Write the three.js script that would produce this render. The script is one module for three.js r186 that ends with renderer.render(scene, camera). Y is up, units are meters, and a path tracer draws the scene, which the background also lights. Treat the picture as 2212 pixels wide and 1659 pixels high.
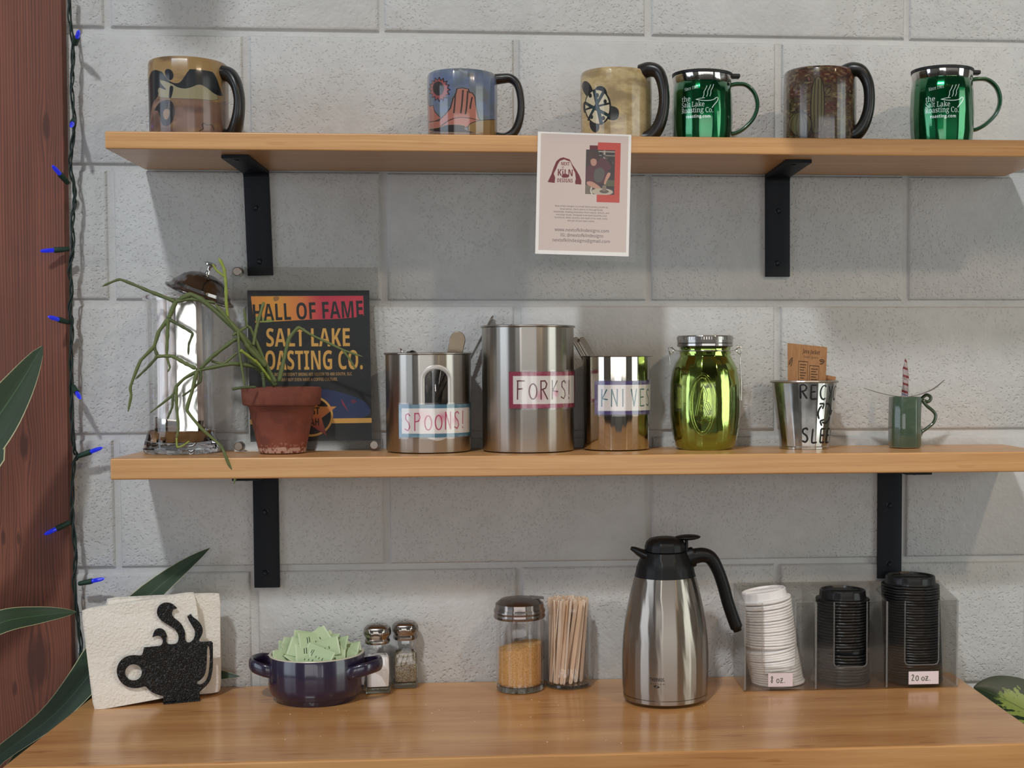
import * as THREE from 'three';
import { mergeGeometries, mergeVertices, toCreasedNormals } from 'three/addons/utils/BufferGeometryUtils.js';
import { RoundedBoxGeometry } from 'three/addons/geometries/RoundedBoxGeometry.js';
import { RectAreaLightUniformsLib } from 'three/addons/lights/RectAreaLightUniformsLib.js';
import { Brush, Evaluator, SUBTRACTION } from 'three-bvh-csg';

// ---------------------------------------------------------------- camera, sky, lamps, exposure
const scene = new THREE.Scene();
const renderer = new THREE.WebGLRenderer({ antialias: true });
renderer.toneMapping = THREE.LinearToneMapping;
renderer.toneMappingExposure = 0.62;
renderer.shadowMap.enabled = true;
renderer.shadowMap.type = THREE.PCFSoftShadowMap;
RectAreaLightUniformsLib.init();

const FOCAL = 2900, PPX = 1324, PPY = 920.75, EYE_Z = 2.0816, EYE_Y = 1.5319;   // a crop of a wider photograph: the lens axis lies right of and below the middle
const camera = new THREE.PerspectiveCamera(2 * Math.atan(PPY / FOCAL) * 180 / Math.PI, (2 * PPX) / (2 * PPY), 0.02, 60);
camera.rotation.order = 'YXZ';
camera.rotation.set(-0.0466, -0.0745, -0.0027);
camera.position.set(0, EYE_Y, EYE_Z);
camera.setViewOffset(2 * PPX, 2 * PPY, 0, 0, 2212, 1659);
camera.updateMatrixWorld(true);
scene.add(camera);

scene.background = new THREE.Color(0.75, 0.86, 1.0);                             // overcast daylight outside the windows
scene.backgroundIntensity = 1.3;

const ROOM = { x0: -2.6, x1: 2.8, z1: 7.0, h: 7.0 };
function spot(x, y, z, tx, ty, tz, color, candela, size, angle, penumbra) {
  const l = new THREE.SpotLight(color, candela, 0, angle, penumbra, 2);
  l.position.set(x, y, z); l.target.position.set(tx, ty, tz); l.shadow.radius = size; l.shadow.mapSize.set(2048, 2048); l.shadow.camera.near = 0.05; l.shadow.bias = -0.0005;
  l.castShadow = true; scene.add(l, l.target); return l;
}
function daylight(x, y, z, w, h, tx, tz, color, intensity) {
  const l = new THREE.RectAreaLight(color, intensity, w, h); l.position.set(x, y, z); l.lookAt(x + tx, y, z + tz); scene.add(l); return l;
}
const LAMPS = [   // ceiling spots: position, aim, colour, candela, bulb size (x 2 cm), cone
  { p: [-1.55, 6.7, 5.0], t: [0.05, 1.45, 0], c: new THREE.Color(0.93, 0.97, 1.0), i: 112, s: 10, a: 0.4, n: 0.6 },
  { p: [1.35, 3.1, 1.9], t: [0.75, 1.7, 0], c: new THREE.Color(1.0, 0.80, 0.58), i: 6, s: 3, a: 0.7, n: 0.8 },
];
for (const L of LAMPS) spot(...L.p, ...L.t, L.c, L.i, L.s, L.a, L.n);
const SIDE_WINDOW = { z0: 1.0, z1: 2.3, y0: 0.75, y1: 2.65 };
const LEFT_WINDOW = { z0: 0.75, z1: 2.35, y0: 0.9, y1: 2.6 };
const STREET_WINDOWS = [[-2.1, -1.15], [-0.85, 0.1], [0.4, 1.35], [1.65, 2.5]], STREET_Y = [0.5, 2.7];
daylight(ROOM.x1 - 0.01, (SIDE_WINDOW.y0 + SIDE_WINDOW.y1) / 2, (SIDE_WINDOW.z0 + SIDE_WINDOW.z1) / 2, SIDE_WINDOW.z1 - SIDE_WINDOW.z0, SIDE_WINDOW.y1 - SIDE_WINDOW.y0, -1, 0, new THREE.Color(0.93, 1.0, 0.92), 4.2);
daylight(ROOM.x0 + 0.01, (LEFT_WINDOW.y0 + LEFT_WINDOW.y1) / 2, (LEFT_WINDOW.z0 + LEFT_WINDOW.z1) / 2, LEFT_WINDOW.z1 - LEFT_WINDOW.z0, LEFT_WINDOW.y1 - LEFT_WINDOW.y0, 1, 0, new THREE.Color(0.78, 0.88, 1.0), 3.6);
for (const [a, b] of STREET_WINDOWS) daylight((a + b) / 2, (STREET_Y[0] + STREET_Y[1]) / 2, ROOM.z1 - 0.01, b - a, STREET_Y[1] - STREET_Y[0], 0, -1, new THREE.Color(1.0, 0.97, 0.93), 3.9);

// ---------------------------------------------------------------- helpers
const V = (x, y, z) => new THREE.Vector3(x, y, z), V2 = (x, y) => new THREE.Vector2(x, y);
const PI = Math.PI, TAU = PI * 2;
function ray(px, py) { return V((px - PPX) / FOCAL, -(py - PPY) / FOCAL, -1).applyQuaternion(camera.quaternion); }
function Pz(px, py, z) { const r = ray(px, py), t = (z - EYE_Z) / r.z; return V(r.x * t, EYE_Y + r.y * t, z); }            // a photo pixel on the plane at distance z from the wall
function Py(px, py, y) { const r = ray(px, py), t = (y - EYE_Y) / r.y; return V(r.x * t, y, EYE_Z + r.z * t); }           // ... on a level plane
let seed = 12345;
const rnd = () => { seed = (seed + 0x6d2b79f5) | 0; let t = Math.imul(seed ^ (seed >>> 15), 1 | seed); t = (t + Math.imul(t ^ (t >>> 7), 61 | t)) ^ t; return ((t ^ (t >>> 14)) >>> 0) / 4294967296; };
const rr = (a, b) => a + (b - a) * rnd(), clamp = (x, a = 0, b = 1) => Math.max(a, Math.min(b, x)), mix = (a, b, t) => a + (b - a) * t, sstep = (a, b, x) => { const t = clamp((x - a) / (b - a)); return t * t * (3 - 2 * t); };

const taken = {};
const numbered = (n) => { const k = taken[n] = (taken[n] ?? -1) + 1; return k ? n + '_' + String(k).padStart(3, '0') : n; };
function tag(o, label, category, group) { o.userData.label = label; o.userData.category = category; if (group) o.userData.group = group; return o; }
function thing(name, label, category, pos = [0, 0, 0], group) {
  const g = new THREE.Group(); g.name = numbered(name); g.position.set(...(pos.isVector3 ? pos.toArray() : pos)); scene.add(g); return tag(g, label, category, group);
}
function part(parent, name, geo, mat, label) {
  const m = new THREE.Mesh(geo, mat); m.name = name; m.castShadow = m.receiveShadow = true; if (label) m.userData.label = label; parent.add(m); return m;
}
function single(name, geo, mat, label, category, pos, group) {
  const m = new THREE.Mesh(geo, mat); m.name = numbered(name); m.castShadow = m.receiveShadow = true; if (pos) m.position.set(...(pos.isVector3 ? pos.toArray() : pos)); scene.add(m); return tag(m, label, category, group);
}
function structure(name, geo, mat, label, parent = scene) {
  const m = new THREE.Mesh(geo, mat); m.name = name; m.castShadow = m.receiveShadow = true; m.userData.kind = 'structure'; if (label) m.userData.label = label; parent.add(m); return m;
}
function copy(o, label) { const c = o.clone(); c.name = numbered(o.name.replace(/_\d{3}$/, '')); c.userData = { ...o.userData }; if (label) c.userData.label = label; scene.add(c); return c; }
const merge = (list) => mergeGeometries(list.map((g) => { const n = g.index ? g.toNonIndexed() : g; for (const k of Object.keys(n.attributes)) if (!['position', 'normal', 'uv'].includes(k)) n.deleteAttribute(k); return n; }));

// geometry
function triUV(g, ox = 0, oy = 0) {                                // uv in metres from the dominant axis of each face
  const n = g.index ? g.toNonIndexed() : g, p = n.attributes.position, uv = new Float32Array(p.count * 2), a = V(), b = V(), c = V();
  for (let i = 0; i < p.count; i += 3) {
    a.fromBufferAttribute(p, i); b.fromBufferAttribute(p, i + 1); c.fromBufferAttribute(p, i + 2);
    const m = b.clone().sub(a).cross(c.clone().sub(a)), x = Math.abs(m.x), y = Math.abs(m.y), z = Math.abs(m.z);
    [a, b, c].forEach((q, k) => { const [s, t] = x > y && x > z ? [q.z, q.y] : y > z ? [q.x, q.z] : [q.x, q.y]; uv[(i + k) * 2] = s + ox; uv[(i + k) * 2 + 1] = t + oy; });
  }
  n.setAttribute('uv', new THREE.BufferAttribute(uv, 2)); return n;
}
const box = (w, h, d, x = 0, y = 0, z = 0, r = 0.0015, seg = 2) => { const g = new RoundedBoxGeometry(w, h, d, seg, Math.min(r, w / 2.01, h / 2.01, d / 2.01)); g.translate(x, y, z); return triUV(g); };
const plainBox = (w, h, d, x = 0, y = 0, z = 0) => triUV(new THREE.BoxGeometry(w, h, d).translate(x, y, z));
// solid of revolution; the seam lies at the back (-z), u = 0.5 faces +z, v runs along the profile's length (0 at its first point) or, with uvY, along the height
function lathe(pts, seg = 64, { crease = 0.7, a0 = PI, da = TAU, uvY = null } = {}) {
  const P = pts.map((p) => (p.isVector2 ? p : V2(p[0], p[1])));
  let g = new THREE.LatheGeometry(P, seg, a0, da);
  const uv = g.attributes.uv, n = P.length, len = [0];
  for (let i = 1; i < n; i++) len.push(len[i - 1] + P[i].distanceTo(P[i - 1]));
  for (let i = 0; i <= seg; i++) for (let j = 0; j < n; j++) uv.setXY(i * n + j, i / seg, uvY ? (P[j].y - uvY[0]) / (uvY[1] - uvY[0]) : len[j] / len[n - 1]);
  g = g.toNonIndexed();
  return crease ? creased(g, crease) : g;
}
function creased(g, angle) { const n = g.index ? g.toNonIndexed() : g; return toCreasedNormals(n, angle); }
const curve = (pts, tension = 0.5, closed = false) => new THREE.CatmullRomCurve3(pts, closed, 'catmullrom', tension);
const tube = (pts, r, seg = 40, rad = 8, closed = false) => new THREE.TubeGeometry(curve(pts, 0.5, closed), seg, r, rad, closed);
// tube with an elliptic, tapering section and round ends; width runs along the vector "across"
function strap(pts, half, seg = 48, rad = 16, across = V(0, 0, 1), tension = 0.5) {   // half(t) -> [half width along across, half thickness]
  const c = curve(pts, tension), pos = [], idx = [];
  for (let i = 0; i <= seg; i++) {
    const t = i / seg, p = c.getPoint(t), T = c.getTangent(t), B = across.clone().addScaledVector(T, -across.dot(T)).normalize(), N = B.clone().cross(T).normalize(), [w, h] = half(t);
    for (let k = 0; k < rad; k++) { const a = k / rad * TAU, q = p.clone().addScaledVector(B, Math.cos(a) * w).addScaledVector(N, Math.sin(a) * h); pos.push(q.x, q.y, q.z); }
  }
  for (let i = 0; i < seg; i++) for (let k = 0; k < rad; k++) { const a = i * rad + k, b = i * rad + (k + 1) % rad, d = a + rad, e = b + rad; idx.push(a, b, d, b, e, d); }
  const c0 = pos.length / 3, p0 = c.getPoint(0), p1 = c.getPoint(1); pos.push(p0.x, p0.y, p0.z, p1.x, p1.y, p1.z);
  for (let k = 0; k < rad; k++) { idx.push(c0, (k + 1) % rad, k); idx.push(c0 + 1, seg * rad + k, seg * rad + (k + 1) % rad); }
  const g = new THREE.BufferGeometry(); g.setAttribute('position', new THREE.Float32BufferAttribute(pos, 3)); g.setIndex(idx); g.computeVertexNormals();
  g.setAttribute('uv', new THREE.Float32BufferAttribute(new Float32Array(pos.length / 3 * 2), 2)); return g;
}
function extrude(shape, depth, bevel = 0, curveSegments = 16) {
  const g = new THREE.ExtrudeGeometry(shape, { depth: depth - 2 * bevel, bevelEnabled: bevel > 0, bevelSize: bevel, bevelThickness: bevel, bevelOffset: -bevel, bevelSegments: 2, curveSegments });
  g.translate(0, 0, bevel); return triUV(g);
}
// a curved sheet on a cone or cylinder round the y axis: angles a0..a1 from +z towards +x, heights y0..y1, radius function, thickness outward; uv 0..1 over it
function patch(a0, a1, y0, y1, rad, thick = 0.0004, seg = 24, rows = 1) {
  const R = typeof rad === 'function' ? rad : () => rad, pos = [], uv = [], idx = [], n = (seg + 1) * (rows + 1);
  for (const e of [thick, 0]) for (let j = 0; j <= rows; j++) for (let i = 0; i <= seg; i++) {
    const a = mix(a0, a1, i / seg), y = mix(y0, y1, j / rows), r = R(y) + e; pos.push(r * Math.sin(a), y, r * Math.cos(a)); uv.push(i / seg, j / rows);
  }
  for (let j = 0; j < rows; j++) for (let i = 0; i < seg; i++) { const a = j * (seg + 1) + i, b = a + 1, c = a + seg + 1, d = c + 1; idx.push(a, b, d, a, d, c, n + a, n + d, n + b, n + a, n + c, n + d); }
  const rim = []; for (let i = 0; i <= seg; i++) rim.push(i); for (let j = 1; j <= rows; j++) rim.push(j * (seg + 1) + seg); for (let i = seg - 1; i >= 0; i--) rim.push(rows * (seg + 1) + i); for (let j = rows - 1; j > 0; j--) rim.push(j * (seg + 1));
  rim.forEach((a, k) => { const b = rim[(k + 1) % rim.length]; idx.push(a, n + a, b, b, n + a, n + b); });
  const g = new THREE.BufferGeometry(); g.setAttribute('position', new THREE.Float32BufferAttribute(pos, 3)); g.setAttribute('uv', new THREE.Float32BufferAttribute(uv, 2)); g.setIndex(idx); return creased(g, 0.6);
}
// flat ribbon strokes of pen or paint: surf(s, t) -> point on a surface; strokes are polylines in (s, t)
function ink(strokes, surf, width, raise = 0.0003) {
  const geos = [];
  for (const st of strokes) {
    const cv = new THREE.CatmullRomCurve3(st.map(([x, y]) => V(x, y, 0)), false, 'catmullrom', 0.3), L = cv.getLength(), n = Math.max(4, Math.ceil(L / (width * 0.6))), pos = [], idx = [];
    for (let i = 0; i <= n; i++) {
      const p = cv.getPoint(i / n), T = cv.getTangent(i / n), e = (i === 0 || i === n) ? 0.55 : 1;
      for (const s of [-1, -0.5, 0.5, 1]) { const q = surf(p.x - T.y * s * width / 2 * e, p.y + T.x * s * width / 2 * e, Math.abs(s) === 1 ? 0.00005 : raise); pos.push(q.x, q.y, q.z); }
    }
    for (let i = 0; i < n; i++) for (let k = 0; k < 3; k++) { const a = i * 4 + k; idx.push(a, a + 4, a + 1, a + 1, a + 4, a + 5); }
    const g = new THREE.BufferGeometry(); g.setAttribute('position', new THREE.Float32BufferAttribute(pos, 3)); g.setAttribute('uv', new THREE.Float32BufferAttribute(new Float32Array(pos.length / 3 * 2), 2)); g.setIndex(idx); g.computeVertexNormals(); geos.push(g);
  }
  return merge(geos);
}
// pen-stroke letters on a 1-high grid
const arc = (cx, cy, rx, ry, a0, a1, n = 10) => Array.from({ length: n + 1 }, (_, i) => { const a = (a0 + (a1 - a0) * i / n) * PI / 180; return [cx + rx * Math.cos(a), cy + ry * Math.sin(a)]; });
const LET = {
  R: [[[0.05, 0], [0.04, 1]], [[0.04, 0.98], [0.35, 1], [0.5, 0.82], [0.4, 0.6], [0.06, 0.5]], [[0.2, 0.5], [0.55, 0]]],
  E: [[[0.05, 0], [0.05, 1]], [[0.05, 1], [0.5, 1]], [[0.05, 0.52], [0.42, 0.54]], [[0.05, 0], [0.52, 0.02]]],
  C: [arc(0.35, 0.5, 0.33, 0.5, 55, 305)], Y: [[[0, 1], [0.26, 0.5]], [[0.52, 1], [0.2, 0]]],
  S: [[[0.5, 0.88], [0.36, 1], [0.12, 0.92], [0.1, 0.68], [0.4, 0.45], [0.48, 0.2], [0.3, 0], [0.03, 0.1]]], L: [[[0.1, 1], [0.06, 0.02], [0.5, 0]]],
  F: [[[0.05, 0], [0.08, 1]], [[0.04, 1], [0.55, 1]], [[0.05, 0.55], [0.4, 0.57]]], O: [arc(0.32, 0.42, 0.28, 0.42, 90, 450, 16)],
  K: [[[0.06, 0], [0.08, 1]], [[0.5, 0.98], [0.1, 0.45]], [[0.1, 0.45], [0.55, 0.4]]], '!': [[[0.12, 1], [0.1, 0.25]], [[0.09, 0.06], [0.09, 0.0]]],
  P: [[[0.06, 0], [0.08, 1]], [[0.06, 0.98], [0.4, 1], [0.52, 0.78], [0.4, 0.55], [0.07, 0.5]]], N: [[[0.04, 0], [0.06, 1]], [[0.06, 1], [0.5, 0.02]], [[0.5, 0.02], [0.52, 1]]],
  I: [[[0.12, 1], [0.12, 0]]], V: [[[0, 1], [0.25, 0]], [[0.25, 0], [0.5, 1]]], Z: [[[0.02, 0.95], [0.5, 0.97], [0.02, 0.02], [0.55, 0.05]], [[0.12, 0.5], [0.42, 0.53]]],
  8: [[[0.45, 0.85], [0.28, 1], [0.1, 0.82], [0.42, 0.3], [0.28, 0], [0.06, 0.22], [0.42, 0.72], [0.45, 0.85]]], 2: [[[0.05, 0.8], [0.25, 1], [0.45, 0.8], [0.05, 0.03], [0.5, 0.05]]], '.': [[[0.08, 0.04], [0.1, 0.03]]],
};

// value noise, periodic
const HASH = new Float32Array(65536); { const s = seed; seed = 77; for (let i = 0; i < 65536; i++) HASH[i] = rnd(); seed = s; }
function vn(x, y, px, py, k = 0) {
  const xi = Math.floor(x), yi = Math.floor(y), fx = x - xi, fy = y - yi, u = fx * fx * (3 - 2 * fx), v = fy * fy * (3 - 2 * fy);
  const X0 = ((xi % px) + px) % px, X1 = (X0 + 1) % px, Y0 = ((yi % py) + py) % py, Y1 = (Y0 + 1) % py;
  const h = (a, b) => HASH[(a * 1619 + b * 31337 + k * 6971 + ((a * b) & 1023) * 53) & 65535];
  const a = h(X0, Y0), b = h(X1, Y0), c = h(X0, Y1), d = h(X1, Y1);
  return a + (b - a) * u + (c - a) * v + (a - b - c + d) * u * v;
}
function fbm(u, v, fx, fy, oct, k = 0) { let s = 0, a = 0.5, n = 0; for (let o = 0; o < oct; o++) { s += a * vn(u * fx, v * fy, fx, fy, k + o * 3); n += a; a *= 0.5; fx *= 2; fy *= 2; } return s / n; }
function dataTex(w, h, fn, srgb, tileX, tileY) {
  const d = new Uint8Array(w * h * 4);
  for (let j = 0; j < h; j++) for (let i = 0; i < w; i++) { const c = fn(i / w, j / h, i, j), o = (j * w + i) * 4; if (typeof c === 'number') d[o] = d[o + 1] = d[o + 2] = clamp(c) * 255; else { d[o] = clamp(c[0]) * 255; d[o + 1] = clamp(c[1]) * 255; d[o + 2] = clamp(c[2]) * 255; } d[o + 3] = 255; }
  const t = new THREE.DataTexture(d, w, h); t.wrapS = t.wrapT = THREE.RepeatWrapping; t.magFilter = THREE.LinearFilter; t.minFilter = THREE.LinearMipmapLinearFilter; t.generateMipmaps = true; if (srgb) t.colorSpace = THREE.SRGBColorSpace;
  if (tileX) t.repeat.set(1 / tileX, 1 / tileY); t.needsUpdate = true; return t;
}
function canvasTex(w, h, draw, srgb = true) {
  const c = document.createElement('canvas'); c.width = w; c.height = h; const x = c.getContext('2d'); draw(x, w, h);
  const t = new THREE.CanvasTexture(c); if (srgb) t.colorSpace = THREE.SRGBColorSpace; t.wrapS = THREE.RepeatWrapping; return t;
}
const css = (r, g, b) => `rgb(${r | 0},${g | 0},${b | 0})`;
const std = (o) => new THREE.MeshStandardMaterial(o), phy = (o) => new THREE.MeshPhysicalMaterial(o);

// ---------------------------------------------------------------- materials
const pits = (() => { const n = 230, c = new Float32Array(n * n * 6), s = seed; seed = 4242; for (let i = 0; i < n * n; i++) { const a = rr(0, PI); c.set([rnd(), rnd(), rnd() < 0.34 ? rr(0.12, 0.36) : 0, Math.cos(a), Math.sin(a), rr(1, 2.6)], i * 6); } seed = s; return { n, c }; })();
function pit(u, v) {                                               // open pores of the concrete, 1 to 4 mm, in jittered cells
  const { n, c } = pits, X = u * n, Y = v * n, xi = Math.floor(X), yi = Math.floor(Y); let d = 0;
  for (let j = -1; j <= 1; j++) for (let i = -1; i <= 1; i++) {
    const o = ((((yi + j) % n + n) % n) * n + ((xi + i) % n + n) % n) * 6; if (!c[o + 2]) continue;
    const x = X - xi - i - c[o], y = Y - yi - j - c[o + 1], p = (x * c[o + 3] + y * c[o + 4]) / c[o + 5], q = -x * c[o + 4] + y * c[o + 3];
    d = Math.max(d, 1 - sstep(0.3, 1.15, Math.hypot(p, q) / c[o + 2]));
  }
  return d;
}
const wallBump = dataTex(2048, 2048, (u, v) => {                    // 1 m of painted concrete block: orange peel and open pores
  const wu = u + 0.0016 * vn(u * 260, v * 260, 260, 260, 3), wv = v + 0.0016 * vn(u * 260, v * 260, 260, 260, 4);
  const fine = fbm(u, v, 240, 240, 2, 1), lump = vn(wu * 120, wv * 120, 120, 120, 5), patch = fbm(u, v, 9, 9, 2, 9);
  return 0.6 + (fine - 0.5) * 0.34 + (lump - 0.5) * 0.22 + (patch - 0.5) * 0.1 - pit(wu, wv) * 0.36 * sstep(0.2, 0.46, patch);
}, false, 1, 1);
const wallTone = dataTex(512, 512, (u, v) => { const s = fbm(u, v, 12, 12, 4, 50) - 0.5, q = fbm(u, v, 90, 90, 2, 61) - 0.5; return [0.772 + s * 0.05 + q * 0.03, 0.77 + s * 0.05 + q * 0.03, 0.762 + s * 0.055 + q * 0.03]; }, true, 1.3, 1.3);
const M = {};
M.block = std({ map: wallTone, bumpMap: wallBump, bumpScale: 0.0021, roughness: 0.75 });
M.mortar = std({ map: wallTone, bumpMap: wallBump, bumpScale: 0.0009, roughness: 0.7 });
function woodTex(k, base, dark, streaks, across, lines = 90, flecks = 0.35) {   // grain runs along u; u tile 0.9 m, v tile 0.3 m
  return dataTex(1024, 1024, (u, v) => {
    const w = v + 0.03 * (fbm(u, v, 3, 4, 2, k) - 0.5), broad = fbm(u, w, 4, 9, 3, k + 7), line = fbm(u, w, 5, lines, 2, k + 13), fine = vn(u * 30, w * 220, 30, 220, k + 3), fleck = sstep(0.72, 0.86, vn(u * 22, w * 120, 22, 120, k + 19)) * sstep(0.52, 0.72, fbm(u, v, 6, 5, 2, k + 23));
    const t = clamp((broad - 0.5) * 1.2 * across + (line - 0.5) * streaks + (fine - 0.5) * 0.16 + 0.42 + fleck * flecks);
    return [mix(base[0], dark[0], t), mix(base[1], dark[1], t), mix(base[2], dark[2], t)];
  }, true, 0.9, 0.3);
}
const c255 = (r, g, b) => [r / 255, g / 255, b / 255];
const shelfWood = woodTex(100, c255(220, 169, 110), c255(184, 128, 74), 0.75, 0.35, 128), counterWood = woodTex(140, c255(224, 171, 110), c255(174, 113, 60), 0.24, 0.8, 60, 0.5);
M.shelf = phy({ map: shelfWood, roughness: 0.42, clearcoat: 0.35, clearcoatRoughness: 0.25 });
M.counter = phy({ map: counterWood, roughness: 0.4, clearcoat: 0.6, clearcoatRoughness: 0.16 });
M.black = std({ color: 0x0d0f12, roughness: 0.5 });
M.bracket = phy({ color: 0x0b1018, roughness: 0.55, specularIntensity: 0.6, bumpMap: wallBump, bumpScale: 0.0001 });
M.screw = std({ color: 0x15181c, roughness: 0.3, metalness: 0.7 });
M.glass = phy({ color: 0xffffff, transmission: 1, roughness: 0.03, ior: 1.5, thickness: 0 });
M.acrylic = phy({ color: new THREE.Color(0.985, 0.988, 0.985), transmission: 1, roughness: 0.05, ior: 1.49, thickness: 0 });
M.bin = phy({ color: new THREE.Color(0.9, 0.895, 0.885), transmission: 1, roughness: 0.1, ior: 1.49, thickness: 0 });
M.acrylicEdge = phy({ color: new THREE.Color(0.9, 0.895, 0.885), transmission: 0.95, roughness: 0.4, ior: 1.49, thickness: 0 });
M.chrome = std({ color: 0xd6d4d1, metalness: 1, roughness: 0.14 });
const brush = dataTex(256, 1024, (u, v) => 0.5 + (vn(u * 3, v * 512, 3, 512, 3) - 0.5) * 0.6 + (vn(u * 8, v * 200, 8, 200, 5) - 0.5) * 0.4, false, 1, 1);
M.steel = phy({ color: 0xb9b3ab, metalness: 1, roughness: 0.36, anisotropy: 0.85, anisotropyRotation: PI / 2, bumpMap: brush, bumpScale: 0.00002 });
M.polished = phy({ color: 0xc4beb4, metalness: 1, roughness: 0.13 });
M.galvanised = std({ color: 0xbdbbb6, metalness: 1, roughness: 0.4 });
M.lidBlack = phy({ color: 0x0c0c0d, roughness: 0.38, specularIntensity: 0.8 });
M.lidWhite = std({ color: 0xf0ecea, roughness: 0.45 });

// ---------------------------------------------------------------- the room
const COURSE = 0.2032, BLOCK = 0.4064, GRID_X = -0.6012, JOINT = 0.0095;
{
  const W = ROOM.x1 - ROOM.x0;
  const wall = structure('wall_back', triUV(new THREE.BoxGeometry(W + 0.4, ROOM.h + 0.2, 0.2).translate((ROOM.x0 + ROOM.x1) / 2, ROOM.h / 2, -0.1054)), M.mortar, 'white painted concrete block wall');
  const blockGeo = (w, ox, oy) => {                                // cushioned front edges, face at z = 0
    const h = COURSE - JOINT, pos = [], uv = [], idx = [], rings = [[-0.0012, -0.03], [-0.0006, -0.0058], [0.0007, -0.0026], [0.0022, -0.0008], [0.0044, 0]];
    for (const [i, z] of rings) for (const [sx, sy] of [[-1, -1], [1, -1], [1, 1], [-1, 1]]) { const x = sx * (w / 2 - i), y = sy * (h / 2 - i); pos.push(x, y, z); uv.push(x + ox, y + oy + (z + 0.0058 < 0 ? z : 0)); }
    for (let k = 0; k < rings.length - 1; k++) for (let c = 0; c < 4; c++) { const a = k * 4 + c, b = k * 4 + (c + 1) % 4; idx.push(a, b, a + 4, b, b + 4, a + 4); }
    const f = (rings.length - 1) * 4; idx.push(f, f + 1, f + 2, f, f + 2, f + 3);
    const g = new THREE.BufferGeometry(); g.setAttribute('position', new THREE.Float32BufferAttribute(pos, 3)); g.setAttribute('uv', new THREE.Float32BufferAttribute(uv, 2)); g.setIndex(idx);
    return creased(g, 0.75);
  };
  const full = Array.from({ length: 7 }, (_, k) => blockGeo(BLOCK - JOINT, k * 0.437 + 0.1, k * 0.291));
  let nth = 0;
  for (let j = 0; j * COURSE < 2.95; j++) {
    for (let n = -8; n < 12; n++) {
      let a = GRID_X + n * BLOCK + (j % 2 ? BLOCK / 2 : 0), b = a + BLOCK;
      if (b < ROOM.x0 + 0.03 || a > ROOM.x1 - 0.03) continue;
      const cut = a < ROOM.x0 || b > ROOM.x1; a = Math.max(a, ROOM.x0); b = Math.min(b, ROOM.x1);
      const m = part(wall, 'block', cut ? blockGeo(b - a - JOINT, nth * 0.3, nth * 0.17) : full[(j * 3 + n * 5 + 70) % 7], M.block);
      m.position.set((a + b) / 2 + rr(-0.0008, 0.0008), (j + 0.5) * COURSE + rr(-0.0006, 0.0006), rr(-0.0012, 0.0006)); m.rotation.z = rr(-0.0012, 0.0012); nth++;
    }
  }
  const plaster = std({ color: 0x87827b, roughness: 0.9 }), plasterDark = std({ color: 0x4d4844, roughness: 0.9 }), floorMat = std({ color: 0x46413c, roughness: 0.6 }), ceilMat = std({ color: 0xa8a39c, roughness: 0.95 });
  structure('floor', plainBox(W + 0.4, 0.2, ROOM.z1 + 0.4, (ROOM.x0 + ROOM.x1) / 2, -0.1, ROOM.z1 / 2), floorMat, 'brown floor');
  // things hung from the ceiling above the frame, known by the shade they throw on the wall
  const plank = thing('hanging_plank', 'wooden plank hung level from the ceiling in front of the shelves', 'plank', [0.63, 2.093, 0.45]);
  part(plank, 'board', box(0.68, 0.02, 0.14, 0, 0, 0, 0.002), M.shelf); for (const x of [-0.3, 0.3]) part(plank, 'cord', new THREE.CylinderGeometry(0.002, 0.002, ROOM.h - 2.103, 8).translate(x, (ROOM.h - 2.103) / 2 + 0.01, 0), M.black);
  const hung = thing('hanging_pot', 'clay pot hung from the ceiling by a cord', 'pot', [-0.59, 2.53, 0.52]);
  part(hung, 'pot', lathe([[0, 0], [0.04, 0], [0.044, 0.004], [0.06, 0.1], [0.056, 0.1], [0.04, 0.01], [0, 0.01]], 32), std({ color: 0x8a4a37, roughness: 0.85 })); part(hung, 'cord', tube([V(-0.058, 0.1, 0), V(-0.03, 0.25, 0), V(0, 0.35, 0), V(0, ROOM.h - 2.53, 0)], 0.002, 24, 6), M.black);
  structure('ceiling', plainBox(W + 0.4, 0.2, ROOM.z1 + 0.4, (ROOM.x0 + ROOM.x1) / 2, ROOM.h + 0.1, ROOM.z1 / 2), ceilMat, 'grey ceiling');
  // walls with openings: boxes round each window
  const frameMat = std({ color: 0x2b2420, roughness: 0.5 }), pane = phy({ color: 0xffffff, transmission: 1, roughness: 0.02, thickness: 0 });
  const holed = (u0, u1, holes, place) => { const out = []; let u = u0; for (const [a, b, y0, y1] of holes) { out.push(place(u, a, 0, ROOM.h), place(a, b, 0, y0), place(a, b, y1, ROOM.h)); u = b; } out.push(place(u, u1, 0, ROOM.h)); return merge(out); };
  const sideX = (x) => (a, b, y0, y1) => plainBox(0.2, y1 - y0, b - a, x, (y0 + y1) / 2, (a + b) / 2), frontZ = (a, b, y0, y1) => plainBox(b - a, y1 - y0, 0.2, (a + b) / 2, (y0 + y1) / 2, ROOM.z1 + 0.1);
  structure('wall_right', holed(0, ROOM.z1, [[SIDE_WINDOW.z0, SIDE_WINDOW.z1, SIDE_WINDOW.y0, SIDE_WINDOW.y1]], sideX(ROOM.x1 + 0.1)), plaster, 'side wall with a window');
  structure('wall_left', holed(0, ROOM.z1, [[LEFT_WINDOW.z0, LEFT_WINDOW.z1, LEFT_WINDOW.y0, LEFT_WINDOW.y1]], sideX(ROOM.x0 - 0.1)), plaster, 'side wall with a window');
  structure('wall_front', holed(ROOM.x0, ROOM.x1, STREET_WINDOWS.map(([a, b]) => [a, b, ...STREET_Y]), frontZ), plasterDark, 'street side wall with tall windows');
  let n = 0;
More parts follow.
